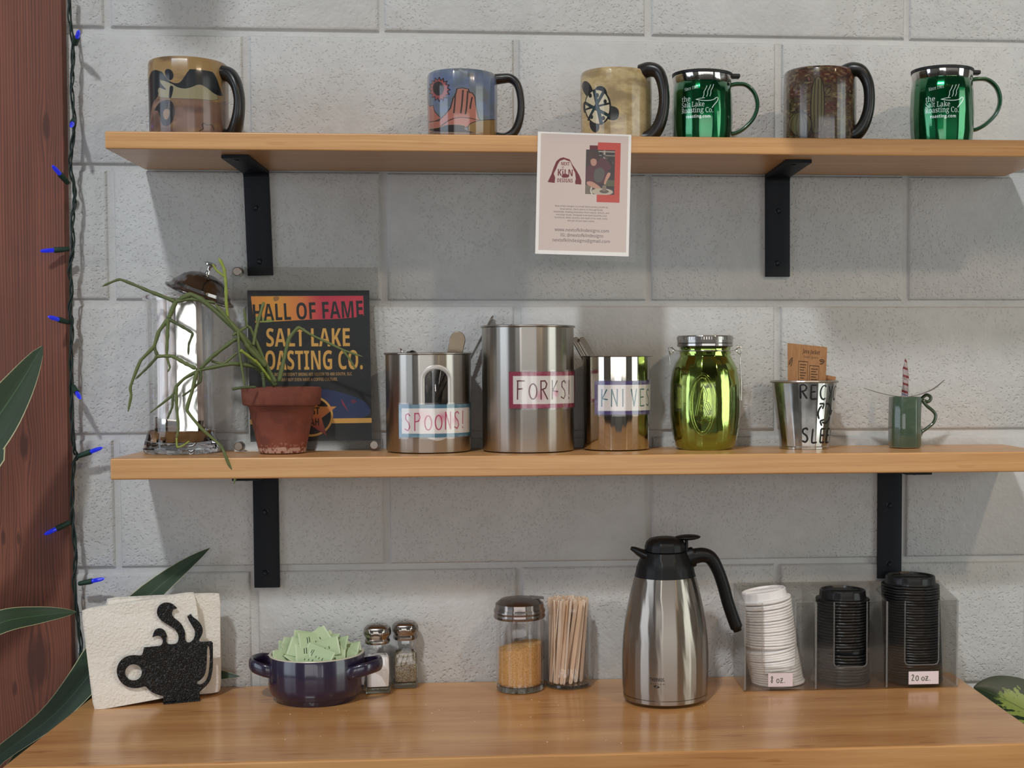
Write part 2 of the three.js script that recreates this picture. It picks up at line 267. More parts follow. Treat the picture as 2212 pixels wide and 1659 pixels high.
  const windowAt = (w, h, bars, x, y, z, turn) => {
    n++; const g = new THREE.Group(); g.name = 'window_' + n; g.userData.kind = 'structure'; g.position.set(x, y, z); g.rotation.y = turn; scene.add(g);
    const b = [plainBox(w, 0.06, 0.08, 0, h / 2 - 0.03), plainBox(w, 0.06, 0.08, 0, -h / 2 + 0.03), plainBox(0.06, h, 0.08, -w / 2 + 0.03), plainBox(0.06, h, 0.08, w / 2 - 0.03)];
    for (let i = 1; i < bars; i++) b.push(plainBox(0.05, h, 0.06, -w / 2 + w * i / bars));
    part(g, 'window_frame', merge(b), frameMat); part(g, 'pane', plainBox(w - 0.1, h - 0.1, 0.006), pane);
  };
  windowAt(SIDE_WINDOW.z1 - SIDE_WINDOW.z0, SIDE_WINDOW.y1 - SIDE_WINDOW.y0, 2, ROOM.x1 + 0.1, (SIDE_WINDOW.y0 + SIDE_WINDOW.y1) / 2, (SIDE_WINDOW.z0 + SIDE_WINDOW.z1) / 2, PI / 2);
  windowAt(LEFT_WINDOW.z1 - LEFT_WINDOW.z0, LEFT_WINDOW.y1 - LEFT_WINDOW.y0, 2, ROOM.x0 - 0.1, (LEFT_WINDOW.y0 + LEFT_WINDOW.y1) / 2, (LEFT_WINDOW.z0 + LEFT_WINDOW.z1) / 2, PI / 2);
  for (const [a, b] of STREET_WINDOWS) windowAt(b - a, STREET_Y[1] - STREET_Y[0], 1, (a + b) / 2, (STREET_Y[0] + STREET_Y[1]) / 2, ROOM.z1 + 0.1, 0);
  // the ceiling lamps
  for (const [k, L] of LAMPS.entries()) {
    const dir = V(...L.t).sub(V(...L.p)).normalize(), R = L.s * 0.02 + 0.02, t = thing('ceiling_lamp', ['large black bell lamp hung high under the ceiling', 'small black ceiling spotlight with a warm bulb'][k], 'lamp', [L.p[0], ROOM.h, L.p[2]]);
    part(t, 'stem', new THREE.CylinderGeometry(0.012, 0.012, ROOM.h - L.p[1] - 0.02, 16).translate(0, -(ROOM.h - L.p[1] - 0.02) / 2, 0), M.black);
    const head = part(t, 'lamp_housing', lathe([[R * 0.97, 0], [R, 0.01], [R * 0.97, R * 0.5], [R * 0.5, R * 1.1], [0, R * 1.15], [0, R * 1.05], [R * 0.45, R], [R * 0.9, R * 0.45], [R * 0.95, 0.01]], 40), M.black);
    head.position.copy(V(0, L.p[1] - ROOM.h, 0)).addScaledVector(dir, -0.05); head.quaternion.setFromUnitVectors(V(0, 1, 0), dir.clone().negate());
    part(head, 'lamp_glass', new THREE.CylinderGeometry(R * 0.92, R * 0.92, 0.006, 40).translate(0, 0.02, 0), std({ color: 0xffffff, emissive: L.c, emissiveIntensity: 6 }));
  }
}

// ---------------------------------------------------------------- the wooden board by the wall, shelves, brackets, worktop
const redwood = dataTex(512, 1024, (u, v) => {
  let du = 0, knot = 0;
  for (const [kx, ky, rx, ry] of [[0.06, 0.40, 0.10, 0.075], [0.50, 0.405, 0.07, 0.02], [0.62, 0.135, 0.16, 0.045], [0.35, 0.10, 0.035, 0.012], [0.25, 0.29, 0.03, 0.012], [0.42, 0.29, 0.03, 0.01], [0.8, 0.8, 0.05, 0.02]]) {
    const x = (u - kx) / rx, y = (v - ky) / ry, d = Math.hypot(x, y); knot = Math.max(knot, 1 - sstep(0.35, 1.05, d + 0.35 * (fbm(u, v, 40, 60, 2, 9) - 0.5))); du += x * rx * 0.9 * Math.exp(-d * d * 0.35);
  }
  const g = u - du + 0.012 * (fbm(u, v, 3, 5, 2, 4) - 0.5), line = 0.5 + 0.5 * Math.sin(TAU * (g * 30 + 0.7 * fbm(g, v, 9, 3, 2, 12))), fine = fbm(g, v, 220, 8, 2, 31), broad = fbm(u, v, 4, 6, 3, 40);
  const t = clamp(Math.pow(line, 2.2) * 0.5 + (fine - 0.5) * 0.8 + (broad - 0.5) * 0.5 + 0.22 + knot * 0.75);
  return [mix(134, 82, t) / 255, mix(78, 45, t) / 255, mix(58, 33, t) / 255];
}, true, 0.13, 1.2);
redwood.offset.set(0, 0); redwood.wrapS = THREE.MirroredRepeatWrapping;
{
  const x1 = Pz(146, 785, 0.018).x, w = 0.16;
  const g = box(w, ROOM.h - 0.02, 0.018, -w / 2, ROOM.h / 2, 0.009, 0.0025);
  const uv = g.attributes.uv, y0 = Pz(60, 1659, 0.018).y;
  for (let i = 0; i < uv.count; i++) uv.setXY(i, uv.getX(i) + 0.13, uv.getY(i) - y0);
  const m = structure('trim_1', g, std({ map: redwood, roughness: 0.62 }), 'reddish brown wooden board with knots'); m.rotation.z = -0.0065; m.position.x = x1 - 0.0065 * EYE_Y;
}
const SHELF_Z = 0.2, MID_Z = 0.18;
const Y_TOP = Pz(1113, 291.5, SHELF_Z).y, Y_TOP_BOTTOM = Pz(1113, 329, SHELF_Z).y, Y_MID = Pz(1113, 984, MID_Z).y, Y_MID_BOTTOM = Pz(1113, 1029, MID_Z).y, Y_BAR = Pz(1113, 1470, 0).y;
const BAR_Z = Py(1113, 1632, Y_BAR).z;
function shelf(name, label, y, yb, px0, px1, ox, depth) {
  const x0 = Pz(px0, (y > 1.5 ? 304 : 1018), depth).x, x1 = Pz(px1, (y > 1.5 ? 304 : 1018), depth).x, t = y - yb;
  const g = triUV(new RoundedBoxGeometry(x1 - x0, t, depth - 0.002, 2, 0.0022), ox, ox * 0.37);
  return single(name, g, M.shelf, label, 'shelf', [(x0 + x1) / 2, y - t / 2, depth / 2 + 0.001]);
}
shelf('wall_shelf', 'light wooden wall shelf holding a row of mugs', Y_TOP, Y_TOP_BOTTOM, 226, 2281, 0.31, SHELF_Z);
shelf('wall_shelf', 'light wooden wall shelf holding jars, cutlery tins and a potted cactus', Y_MID, Y_MID_BOTTOM, 238, 2262, 1.13, MID_Z);
{
  const l = [Py(10, 1653, Y_BAR), Py(172, 1526, Y_BAR)], r = [Py(2212, 1562, Y_BAR), Py(2070, 1462, Y_BAR)];
  const ext = (a, b, z) => a.x + (b.x - a.x) * (z - a.z) / (b.z - a.z), s = new THREE.Shape();
  s.moveTo(ext(l[0], l[1], 0), 0); s.lineTo(ext(l[0], l[1], BAR_Z), -BAR_Z); s.lineTo(ext(r[0], r[1], BAR_Z), -BAR_Z); s.lineTo(ext(r[0], r[1], 0), 0); s.closePath();
  let g = new THREE.ExtrudeGeometry(s, { depth: 0.04, bevelEnabled: true, bevelSize: 0.0025, bevelThickness: 0.0025, bevelOffset: -0.0025, bevelSegments: 2 }); g.rotateX(-PI / 2); g.translate(0, -0.0425, 0.0012);
  g = triUV(g, 0.2, 0.05);
  const t = thing('worktop', 'glossy light wooden worktop along the block wall', 'worktop', [0, Y_BAR, 0]); part(t, 'board', g, M.counter);
  const crumb = new THREE.IcosahedronGeometry(1, 0), crumbs = []; const S = seed; seed = 808;
  for (let i = 0; i < 70; i++) { const q = Py(rr(560, 1900), rr(1500, 1610), 0), p = Py(mix(600, 1800, rnd()), rr(1500, 1606), Y_BAR), s2 = rr(0.0003, 0.0008); crumbs.push(crumb.clone().scale(s2 * rr(1, 2.4), s2 * 0.6, s2).rotateY(rr(0, 3)).translate(p.x, s2 * 0.3, p.z)); }
  seed = S;
  const c = single('sugar_crumbs', merge(crumbs), std({ color: 0xe8d8bc, roughness: 0.6 }), 'tiny pale crumbs scattered over the worktop', 'crumbs', [0, Y_BAR, 0]); c.userData.kind = 'stuff';
  // legs and a rail under the worktop carry it (below the frame)
  const leg = box(0.07, Y_BAR - 0.0425, 0.07, 0, -(Y_BAR + 0.0425) / 2, 0, 0.004);
  for (const [x, z] of [[-0.55, 0.06], [-0.55, BAR_Z - 0.1], [0.6, 0.06], [0.6, BAR_Z - 0.1]]) part(t, 'leg', leg, M.counter).position.set(x, 0, z);
}
function bracket(label, px, yTop, reach, tilt = 0, len = 0.158) {     // px: left and right edge of the leg on the wall; reach: front end of the arm
  const a = Pz(px[0], px[2], 0.004).x, b = Pz(px[1], px[2], 0.004).x, w = b - a, s = new THREE.Shape(), t = 0.0048, r = 0.012;
  s.moveTo(0, 0); s.lineTo(reach, 0); s.lineTo(reach, -t); s.lineTo(r, -t); s.quadraticCurveTo(t, -t, t, -r); s.lineTo(t, -len); s.lineTo(0, -len); s.closePath();   // side profile: x is away from the wall
  const g = creased(extrude(s, w, 0.0006, 8).rotateY(-PI / 2).translate(w / 2, 0, 0.0004), 0.5);
  const t3 = thing('shelf_bracket', label, 'bracket', [(a + b) / 2, yTop - 0.0002, 0]); t3.rotation.z = tilt;
  part(t3, 'angle_plate', g, M.bracket);
  const head = lathe([[0, 0.0016], [0.0018, 0.0016], [0.0019, 0.0006], [0.0034, 0.0012], [0.0046, 0.0004], [0.0046, -0.002]], 20).rotateX(PI / 2);
  for (const y of [-len * 0.36, -len * 0.87]) part(t3, 'screw', head, M.screw).position.set(rr(-0.002, 0.001), y, t);
  const up = head.clone().rotateX(PI / 2); for (const z of [0.045, 0.14]) part(t3, 'screw', up, M.screw).position.set(-0.002, -t, z);
  return t3;
}
bracket('dark bracket under the mug shelf, above the clear plaque', [526, 581, 420], Y_TOP_BOTTOM, 0.158, 0.028);
bracket('dark bracket under the mug shelf, below the dark red mug', [1653, 1706, 420], Y_TOP_BOTTOM, 0.158, 0.004);
bracket('dark bracket under the lower shelf, above the purple pot', [547, 602, 1100], Y_MID_BOTTOM, 0.156, 0, 0.182);
bracket('dark bracket under the lower shelf, behind the tall lid stack', [1896, 1948, 1100], Y_MID_BOTTOM, 0.156, 0, 0.182);

// ---------------------------------------------------------------- mugs on the upper shelf
// Art is drawn in the photograph's pixels and laid out on the unrolled side of the mug.
function poly(x, T, pts, o = {}) {
  const q = pts.map(([a, b]) => T(a, b)); x.beginPath();
  if (o.sharp) q.forEach(([a, b], i) => (i ? x.lineTo(a, b) : x.moveTo(a, b)));
  else {
    const n = q.length, mid = (i) => [(q[i % n][0] + q[(i + 1) % n][0]) / 2, (q[i % n][1] + q[(i + 1) % n][1]) / 2];
    if (o.open) { x.moveTo(...q[0]); for (let i = 1; i < n - 1; i++) x.quadraticCurveTo(...q[i], ...mid(i)); x.lineTo(...q[n - 1]); } else { x.moveTo(...mid(n - 1)); for (let i = 0; i < n; i++) x.quadraticCurveTo(...q[i], ...mid(i)); }
  }
  if (!o.open) x.closePath();
  if (o.fill) { x.fillStyle = o.fill; x.fill(); }
  if (o.stroke) { x.strokeStyle = o.stroke; x.lineWidth = o.w ?? 6; x.lineJoin = x.lineCap = 'round'; x.stroke(); }
}
function mottle(x, w, h, k, cols, amount = 0.5, fx = 10, fy = 5) {  // soft glaze clouds laid over the whole unrolled side
  const d = x.getImageData(0, 0, w, h), a = d.data;
  for (let j = 0; j < h; j++) for (let i = 0; i < w; i++) { const u = i / w, v = j / h, o = (j * w + i) * 4; cols.forEach((c, n) => { const t = sstep(0.48, 0.72, fbm(u, v, fx, fy, 4, k + n * 11)) * amount; for (let e = 0; e < 3; e++) a[o + e] = mix(a[o + e], c[e], t); }); }
  x.putImageData(d, 0, 0);
}
function stonewareMug(label, m) {
  const z = m.z ?? 0.108, rimY = m.top + 0.0295 * (785 - m.top), X = Pz(m.cx, 220, z).x, R = (Pz(m.cx + m.half, 220, z).x - Pz(m.cx - m.half, 220, z).x) / 2, H = Pz(m.cx, rimY, z).y - Y_TOP, Rb = R * (m.foot ?? 0.985);
  const t = thing('stoneware_mug', label, 'mug', [X, Y_TOP, z]);
  const w = 1024, h = 512, ppm = Math.abs(Pz(m.cx, 320, z).y - Pz(m.cx, 120, z).y) / 200;
  const T = (px, py) => { const s = clamp((px - m.cx) / m.half, -0.999, 0.999), ph = Math.asin(s), y = Pz(m.cx, py + (785 - py) * 0.0295 * Math.cos(ph), z).y - Y_TOP; return [(0.5 + ph / TAU) * w, (1 - y / H) * h]; };
  const tex = canvasTex(w, h, (x) => m.art(x, T, w, h));
  const mat = phy({ map: tex, roughness: 0.34, clearcoat: m.gloss ?? 0.7, clearcoatRoughness: 0.12, bumpMap: tex, bumpScale: 0.0003 });
  part(t, 'body', lathe([[0, 0.002], [Rb - 0.006, 0.002], [Rb - 0.004, 0], [Rb - 0.001, 0.001], [Rb, 0.005], [mix(Rb, R, 0.4), H * 0.4], [R, H * 0.75], [R - 0.0005, H - 0.004], [R - 0.0018, H - 0.0008], [R - 0.003, H]], 72, { uvY: [0, H], crease: 0.9 }), mat);
  part(t, 'inside', lathe([[R - 0.003, H], [R - 0.0048, H - 0.0012], [R - 0.0056, H - 0.006], [R - 0.006, 0.02], [R - 0.012, 0.008], [0, 0.007]], 48), phy({ color: m.inner ?? 0x6b5a44, roughness: 0.4, clearcoat: 0.5 }));
  const hp = m.handle.map(([px, py, dz]) => Pz(px, py, z + (dz ?? 0)).sub(V(X, Y_TOP, z)));
  part(t, 'handle', strap(hp, (q) => [m.hw ?? 0.0105, (m.ht ?? 0.0066) * (1 + 0.18 * Math.cos(q * TAU))], 48, 20), phy({ color: m.handleColor ?? 0x0e0d0c, roughness: 0.4, clearcoat: 0.35, clearcoatRoughness: 0.3 }), m.handleLabel ?? 'dark handle');
  return t;
}
stonewareMug('tan and brown stoneware mug with a black cyclist and mesa', {
  cx: 408, half: 85, top: 119, inner: 0x8b6b42, handleColor: 0x0a0b0d, gloss: 0.45, hw: 0.013, ht: 0.0094,
  handle: [[480, 158, 0.012], [497, 163, 0.018], [510, 182, 0.024], [517, 215, 0.026], [514, 255, 0.024], [503, 290, 0.014], [484, 297, 0.008]],
  art(x, T, w, h) {
    x.fillStyle = '#9c7e52'; x.fillRect(0, 0, w, h);
    poly(x, T, [[300, 214], [330, 214], [356, 213], [385, 214], [415, 212], [450, 212], [480, 220], [520, 216], [520, 330], [300, 330]], { fill: '#7a5d50', sharp: true });
    mottle(x, w, h, 300, [[74, 52, 46], [150, 120, 80]], 0.5, 9, 6);
    const K = '#191b20';
    poly(x, T, [[385, 178], [400, 183], [420, 191], [436, 186], [448, 179], [460, 184], [478, 200], [483, 214], [470, 216], [440, 213], [400, 213], [360, 211], [352, 200], [358, 180], [370, 172]], { fill: '#938a6c', stroke: '#3c3930', w: 2 });
    poly(x, T, [[345, 168], [352, 156], [368, 152], [378, 165], [388, 176], [400, 180], [410, 178], [420, 164], [428, 150], [440, 150], [470, 152], [477, 160], [485, 196], [489, 208], [476, 204], [462, 188], [448, 180], [436, 186], [420, 192], [402, 188], [390, 178]], { fill: K });
    poly(x, T, [[428, 150], [431, 148], [452, 150], [472, 154], [480, 170], [484, 195], [472, 190], [450, 180], [430, 187], [418, 184]], { fill: '#23272b' });
    poly(x, T, [[376, 152], [384, 147], [394, 152], [398, 164], [392, 174], [383, 172], [377, 162]], { fill: '#1c1d24', stroke: '#8e7c58', w: 2 });
    poly(x, T, [[329, 185], [333, 170], [342, 155], [352, 151], [364, 153], [368, 163], [363, 176], [372, 186], [380, 193], [376, 194], [362, 188], [358, 196], [361, 202], [356, 212], [344, 222], [338, 240], [334, 262], [330, 284], [327, 284], [330, 240], [331, 210]], { fill: K });
    poly(x, T, [[388, 184], [396, 186], [394, 198], [390, 212], [384, 212], [386, 198]], { fill: K });
    poly(x, T, [[350, 236], [356, 226], [369, 218], [385, 214], [394, 222], [398, 236], [396, 252], [389, 268], [376, 274], [366, 268], [362, 250], [357, 238], [347, 240]], { fill: '#2a2628' });
    poly(x, T, [[370, 240], [378, 234], [386, 236], [386, 248], [381, 258], [374, 258], [370, 250]], { fill: '#8e735c', stroke: '#5f5850', w: 2 });
    poly(x, T, [[386, 218], [383, 236], [381, 246]], { open: true, stroke: '#8f8069', w: 2 });
    poly(x, T, [[344, 232], [352, 222], [366, 216], [360, 224], [350, 234]], { fill: '#8b6f5c' });
    poly(x, T, [[447, 282], [452, 279], [455, 277], [452, 268], [455, 264], [461, 270], [468, 268], [471, 270], [474, 280]], { open: true, stroke: '#1d1a18', w: 4 });
    poly(x, T, [[482, 156], [486, 160], [486, 192], [482, 180]], { fill: '#b08c58' });
  },
});
stonewareMug('blue stoneware mug with a red sun and sandstone buttes', {
  cx: 999, half: 76, top: 144, inner: 0x5a6478, handleColor: 0x17110e, gloss: 1, hw: 0.009, ht: 0.0064,
  handle: [[1066, 172, 0.004], [1084, 170, 0.004], [1103, 170, 0.006], [1118, 184, 0.008], [1125, 215, 0.008], [1124, 250, 0.006], [1113, 282, 0.004], [1092, 298, 0.002], [1068, 296, 0]],
  art(x, T, w, h) {
    x.fillStyle = '#63718f'; x.fillRect(0, 0, w, h); mottle(x, w, h, 340, [[84, 98, 140], [118, 122, 122], [88, 92, 86]], 0.45, 10, 6);
    poly(x, T, [[1000, 153], [1008, 156], [1030, 158], [1020, 164], [1002, 162]], { fill: 'rgba(84,84,78,.6)' });
    const K = '#1f1715', c = '#a5685a';
    const sun = []; for (let i = 0; i < 32; i++) { const a = i / 32 * TAU, r = i % 2 ? 18 : 24; sun.push([952 + r * Math.cos(a), 192 + r * 1.1 * Math.sin(a)]); }
    poly(x, T, sun, { fill: '#93494a', stroke: K, w: 5, sharp: true });
    poly(x, T, arc(950, 190, 12, 15, 0, 345, 16), { fill: '#2c2021', stroke: K, w: 3 });
    poly(x, T, [[924, 225], [926, 222], [930, 230], [934, 228], [938, 227], [941, 240], [950, 250], [957, 254], [940, 262], [924, 266]], { fill: c, stroke: K, w: 4, sharp: true });
    poly(x, T, [[924, 266], [950, 260], [964, 246], [976, 232], [982, 210], [988, 200], [990, 190], [1002, 188], [1014, 190], [1017, 198], [1022, 198], [1028, 207], [1030, 226], [1035, 252], [1040, 258], [1030, 268], [990, 278], [924, 290]], { fill: c, stroke: K, w: 5, sharp: true });
    for (const l of [[[987, 200], [985, 225], [983, 242]], [[1003, 193], [1001, 220], [998, 242]], [[1013, 195], [1011, 225], [1008, 244]], [[1022, 208], [1019, 222], [1018, 232]]]) poly(x, T, l, { open: true, stroke: '#2a1c18', w: 7 });
    poly(x, T, [[952, 274], [966, 262], [982, 254], [1000, 251], [1022, 254], [1040, 259]], { open: true, stroke: K, w: 5 });
    poly(x, T, [[1012, 268], [1030, 259], [1052, 257], [1090, 258], [1090, 300], [1040, 300], [1014, 285]], { fill: '#8a6f45', stroke: K, w: 4 });
    poly(x, T, [[924, 280], [950, 276], [966, 268], [990, 267], [1010, 270], [1004, 276], [1018, 282], [1040, 286], [990, 285], [940, 285]], { fill: '#211a1d', stroke: '#b49a7c', w: 2 });
    poly(x, T, [[900, 287], [950, 286], [1010, 286], [1040, 287], [1045, 302], [900, 302]], { fill: '#7d6148' });
  },
});
stonewareMug('cream stoneware mug with a black and teal turtle', {
  cx: 1331, half: 77, top: 141, inner: 0xb99c68, handleColor: 0x1a1310, gloss: 0.6, hw: 0.0125, ht: 0.0094, z: 0.104,
  handle: [[1384, 156, 0.026], [1404, 150, 0.032], [1423, 158, 0.036], [1433, 190, 0.038], [1434, 230, 0.036], [1424, 270, 0.034], [1404, 296, 0.03], [1382, 300, 0.026]],
  art(x, T, w, h) {
    x.fillStyle = '#c7ad7c'; x.fillRect(0, 0, w, h); mottle(x, w, h, 380, [[136, 106, 68], [214, 194, 152], [112, 90, 62]], 0.5, 8, 5); mottle(x, w, h, 395, [[150, 122, 82]], 0.25, 50, 30);
    const K = '#151310';
    poly(x, T, [[1262, 204], [1255, 186], [1261, 173], [1273, 180], [1281, 206], [1272, 216]], { fill: K }); poly(x, T, [[1280, 194], [1287, 184], [1302, 186], [1308, 204], [1300, 214], [1286, 208]], { fill: K });
    poly(x, T, [[1298, 230], [1316, 226], [1332, 234], [1330, 256], [1314, 260], [1298, 250]], { fill: K }); poly(x, T, [[1270, 254], [1288, 256], [1291, 278], [1281, 288], [1270, 276]], { fill: K }); poly(x, T, [[1258, 222], [1264, 218], [1266, 242], [1259, 246]], { fill: K });
    poly(x, T, arc(1287, 230, 26, 38, 0, 345, 22), { fill: '#cfc2a0', stroke: K, w: 8 });
    for (const [a, b, wd] of [[[1262, 222], [1312, 250], 11], [[1268, 258], [1300, 196], 9], [[1280, 196], [1294, 266], 10], [[1264, 236], [1310, 222], 6]]) poly(x, T, [a, [(a[0] + b[0]) / 2, (a[1] + b[1]) / 2], b], { open: true, stroke: K, w: wd + 7 });
    for (const [a, b, wd] of [[[1264, 223], [1310, 249], 7], [[1270, 256], [1298, 198], 5], [[1281, 199], [1294, 263], 6]]) poly(x, T, [a, [(a[0] + b[0]) / 2, (a[1] + b[1]) / 2], b], { open: true, stroke: '#123a3a', w: wd + 2 });
    for (const [a, b] of [[1272, 206], [1302, 218], [1274, 252], [1298, 254], [1286, 205]]) poly(x, T, arc(a, b, 3.5, 5, 0, 340, 10), { fill: '#1a1a18' });
  },
});
stonewareMug('dark red and olive stoneware mug carved with cacti', {
  cx: 1771, half: 77, top: 138, inner: 0x4a2a22, handleColor: 0x15130f, gloss: 1, hw: 0.012, ht: 0.0094, foot: 1,
  handle: [[1822, 158, 0.022], [1842, 150, 0.028], [1862, 156, 0.032], [1876, 185, 0.034], [1877, 230, 0.034], [1866, 268, 0.03], [1848, 290, 0.026], [1824, 296, 0.02]],
  art(x, T, w, h) {
    x.fillStyle = '#544029'; x.fillRect(0, 0, w, h); mottle(x, w, h, 420, [[96, 84, 52], [86, 34, 28], [56, 44, 28]], 0.8, 12, 7); mottle(x, w, h, 455, [[128, 112, 76], [46, 28, 20]], 0.8, 70, 42);
    const K = '#1d140d', c = '#62573a';
    poly(x, T, [[1738, 290], [1736, 240], [1737, 195], [1742, 172], [1750, 163], [1759, 170], [1763, 200], [1763, 250], [1758, 280], [1752, 284]], { fill: c, stroke: K, w: 4 });
    for (const d of [-5, 1, 7]) poly(x, T, [[1750 + d, 170], [1748 + d * 1.3, 220], [1749 + d, 275]], { open: true, stroke: K, w: 3 });
    poly(x, T, [[1764, 195], [1774, 186], [1777, 192], [1770, 202], [1764, 204]], { fill: c, stroke: K, w: 3 }); poly(x, T, [[1728, 168], [1731, 162], [1736, 170], [1733, 176]], { fill: '#7a4a3c', stroke: K, w: 3 });
    poly(x, T, arc(1718, 268, 20, 27, 0, 345, 20), { fill: c, stroke: K, w: 4 });
    for (const d of [-14, -7, 0, 7, 13]) poly(x, T, [[1716 + d * 0.3, 243], [1717 + d * 1.3, 268], [1717 + d * 0.7, 294]], { open: true, stroke: K, w: 3 });
    poly(x, T, [[1704, 246], [1710, 236], [1715, 244], [1720, 234], [1724, 246]], { open: true, stroke: K, w: 4 });
  },
});

function travelMug(label, m) {
  const z = 0.1, q = 0.0295, X = Pz(m.cx, 220, z).x, at = (px, py) => { const p = Pz(px, py, z); return [Math.abs(p.x - X), p.y - Y_TOP]; };
  const t = thing('travel_mug', label, 'travel mug', [X, Y_TOP, z], 'green travel mugs');
  const [rTop, yBand0] = at(m.cx + m.rim, m.band1 + 0), [, yBand1] = at(m.cx, m.band0), yLid = at(m.cx, m.lid)[1], [rMax] = at(m.cx + m.half, 225), rB = at(m.cx + m.base, 290)[0];
  const w = 1024, h = 512, T = (dx, py) => { const ph = Math.asin(clamp(dx / m.half, -0.99, 0.99)), y = Pz(m.cx, py + (785 - py) * q * Math.cos(ph), z).y - Y_TOP; return [(0.5 + ph / TAU) * w, (1 - y / yBand0) * h]; };
  const ppx = w / TAU / m.half;                                   // canvas pixels per photo pixel, across
  const draw = (x, bg, fg) => {
    x.fillStyle = bg; x.fillRect(0, 0, w, h); x.fillStyle = fg; x.strokeStyle = fg; x.textBaseline = 'alphabetic';
    const txt = (s, dx, py, size, font, wide, rot = 0) => { const [a, b] = T(dx - 4, py), e = T(dx - 4 + wide, py)[0]; x.save(); x.translate(a, b); x.rotate(rot); x.font = font.replace('#', size); x.scale((e - a) / x.measureText(s).width, h / m.bandPx); x.fillText(s, 0, 0); x.restore(); };
    const f = '#px serif';
txt('Since 1981', -41, 195, 9, 'italic #px serif', 29, -0.2); txt('the', -46, 219, 14, f, 17); txt('Salt Lake', -46, 231.5, 14, f, 46); txt('Roasting Co.', -46, 244, 14, f, 65); txt('roasting.com', -38, 254, 9, 'bold #px sans-serif', 51);
    const L = (pts, wd) => poly(x, (a, b) => T(a, b), pts, { open: true, stroke: fg, w: wd });
    L([[-22, 211], [-12, 213], [4, 213], [16, 211], [22, 205], [26, 207], [24, 214], [16, 222], [12, 228]], 5); L([[-22, 211], [-14, 208], [-4, 207]], 4);
    for (const [a, b] of [[-8, 0], [0, 6], [7, 9]]) L([[a, 206], [a + 3, 200], [a + 2, 194], [a + 6, 188], [a + 9, 180]].map(([u, v2]) => [u, v2 - b * 0.3]), 3.4);
  };
  const map = canvasTex(w, h, (x) => draw(x, '#0a6b3c', '#f2f2ee')), metal = canvasTex(w, h, (x) => draw(x, '#ffffff', '#000000'), false);
  const body = phy({ map, metalness: 0.92, metalnessMap: metal, roughness: 0.2, clearcoat: 1, clearcoatRoughness: 0.04, ior: 1.5 });
  part(t, 'body', lathe([[0, 0.001], [rB - 0.004, 0.001], [rB - 0.001, 0.0015], [rB, 0.006], [mix(rB, rMax, 0.7), yBand0 * 0.25], [rMax, yBand0 * 0.52], [mix(rTop, rMax, 0.55), yBand0 * 0.82], [rTop, yBand0 - 0.0015], [rTop - 0.002, yBand0]], 72, { uvY: [0, yBand0], crease: 0.9 }), body);
  part(t, 'steel_rim', lathe([[rTop - 0.003, yBand0 - 0.003], [rTop - 0.0003, yBand0], [rTop + 0.0008, yBand1 - 0.001], [rTop - 0.001, yBand1], [rTop - 0.003, yBand1]], 64), M.chrome, 'polished steel rim');
  const lid = part(t, 'lid', lathe([[rTop - 0.002, yBand1 - 0.002], [rTop + 0.0016, yBand1 - 0.0005], [rTop + 0.002, yBand1 + 0.0035], [rTop - 0.001, yLid + 0.001], [rTop * 0.8, yLid + 0.0005], [rTop * 0.72, yLid - 0.004], [0, yLid - 0.004]], 64), M.black, 'black lid');
  part(lid, 'thumb_tab', box(0.016, 0.006, 0.013, rTop + 0.005, (yBand1 + yLid) / 2 + 0.0006, 0, 0.002), M.black);
  part(t, 'handle', strap(m.handle.map(([px, py]) => Pz(px, py, z).sub(V(X, Y_TOP, z))), () => [0.0062, 0.0031], 56, 16), phy({ color: 0x0b4a2c, roughness: 0.25, clearcoat: 0.8, clearcoatRoughness: 0.1 }), 'green plastic loop handle');
  return t;
}
travelMug('metallic green travel mug with black lid, between the cream and dark red mugs', { cx: 1517, half: 65, rim: 62, base: 60, band0: 167, band1: 184, lid: 163, bandPx: 133, handle: [[1570, 187], [1590, 182], [1612, 184], [1630, 202], [1636, 228], [1628, 254], [1610, 275], [1590, 287], [1568, 290]] });
travelMug('metallic green travel mug with black lid, at the end past the dark red mug', { cx: 2035, half: 66.5, rim: 63, base: 61, band0: 159, band1: 176, lid: 155, bandPx: 141, handle: [[2089, 176], [2110, 171], [2134, 173], [2153, 190], [2160, 217], [2152, 244], [2132, 266], [2110, 279], [2088, 283]] });

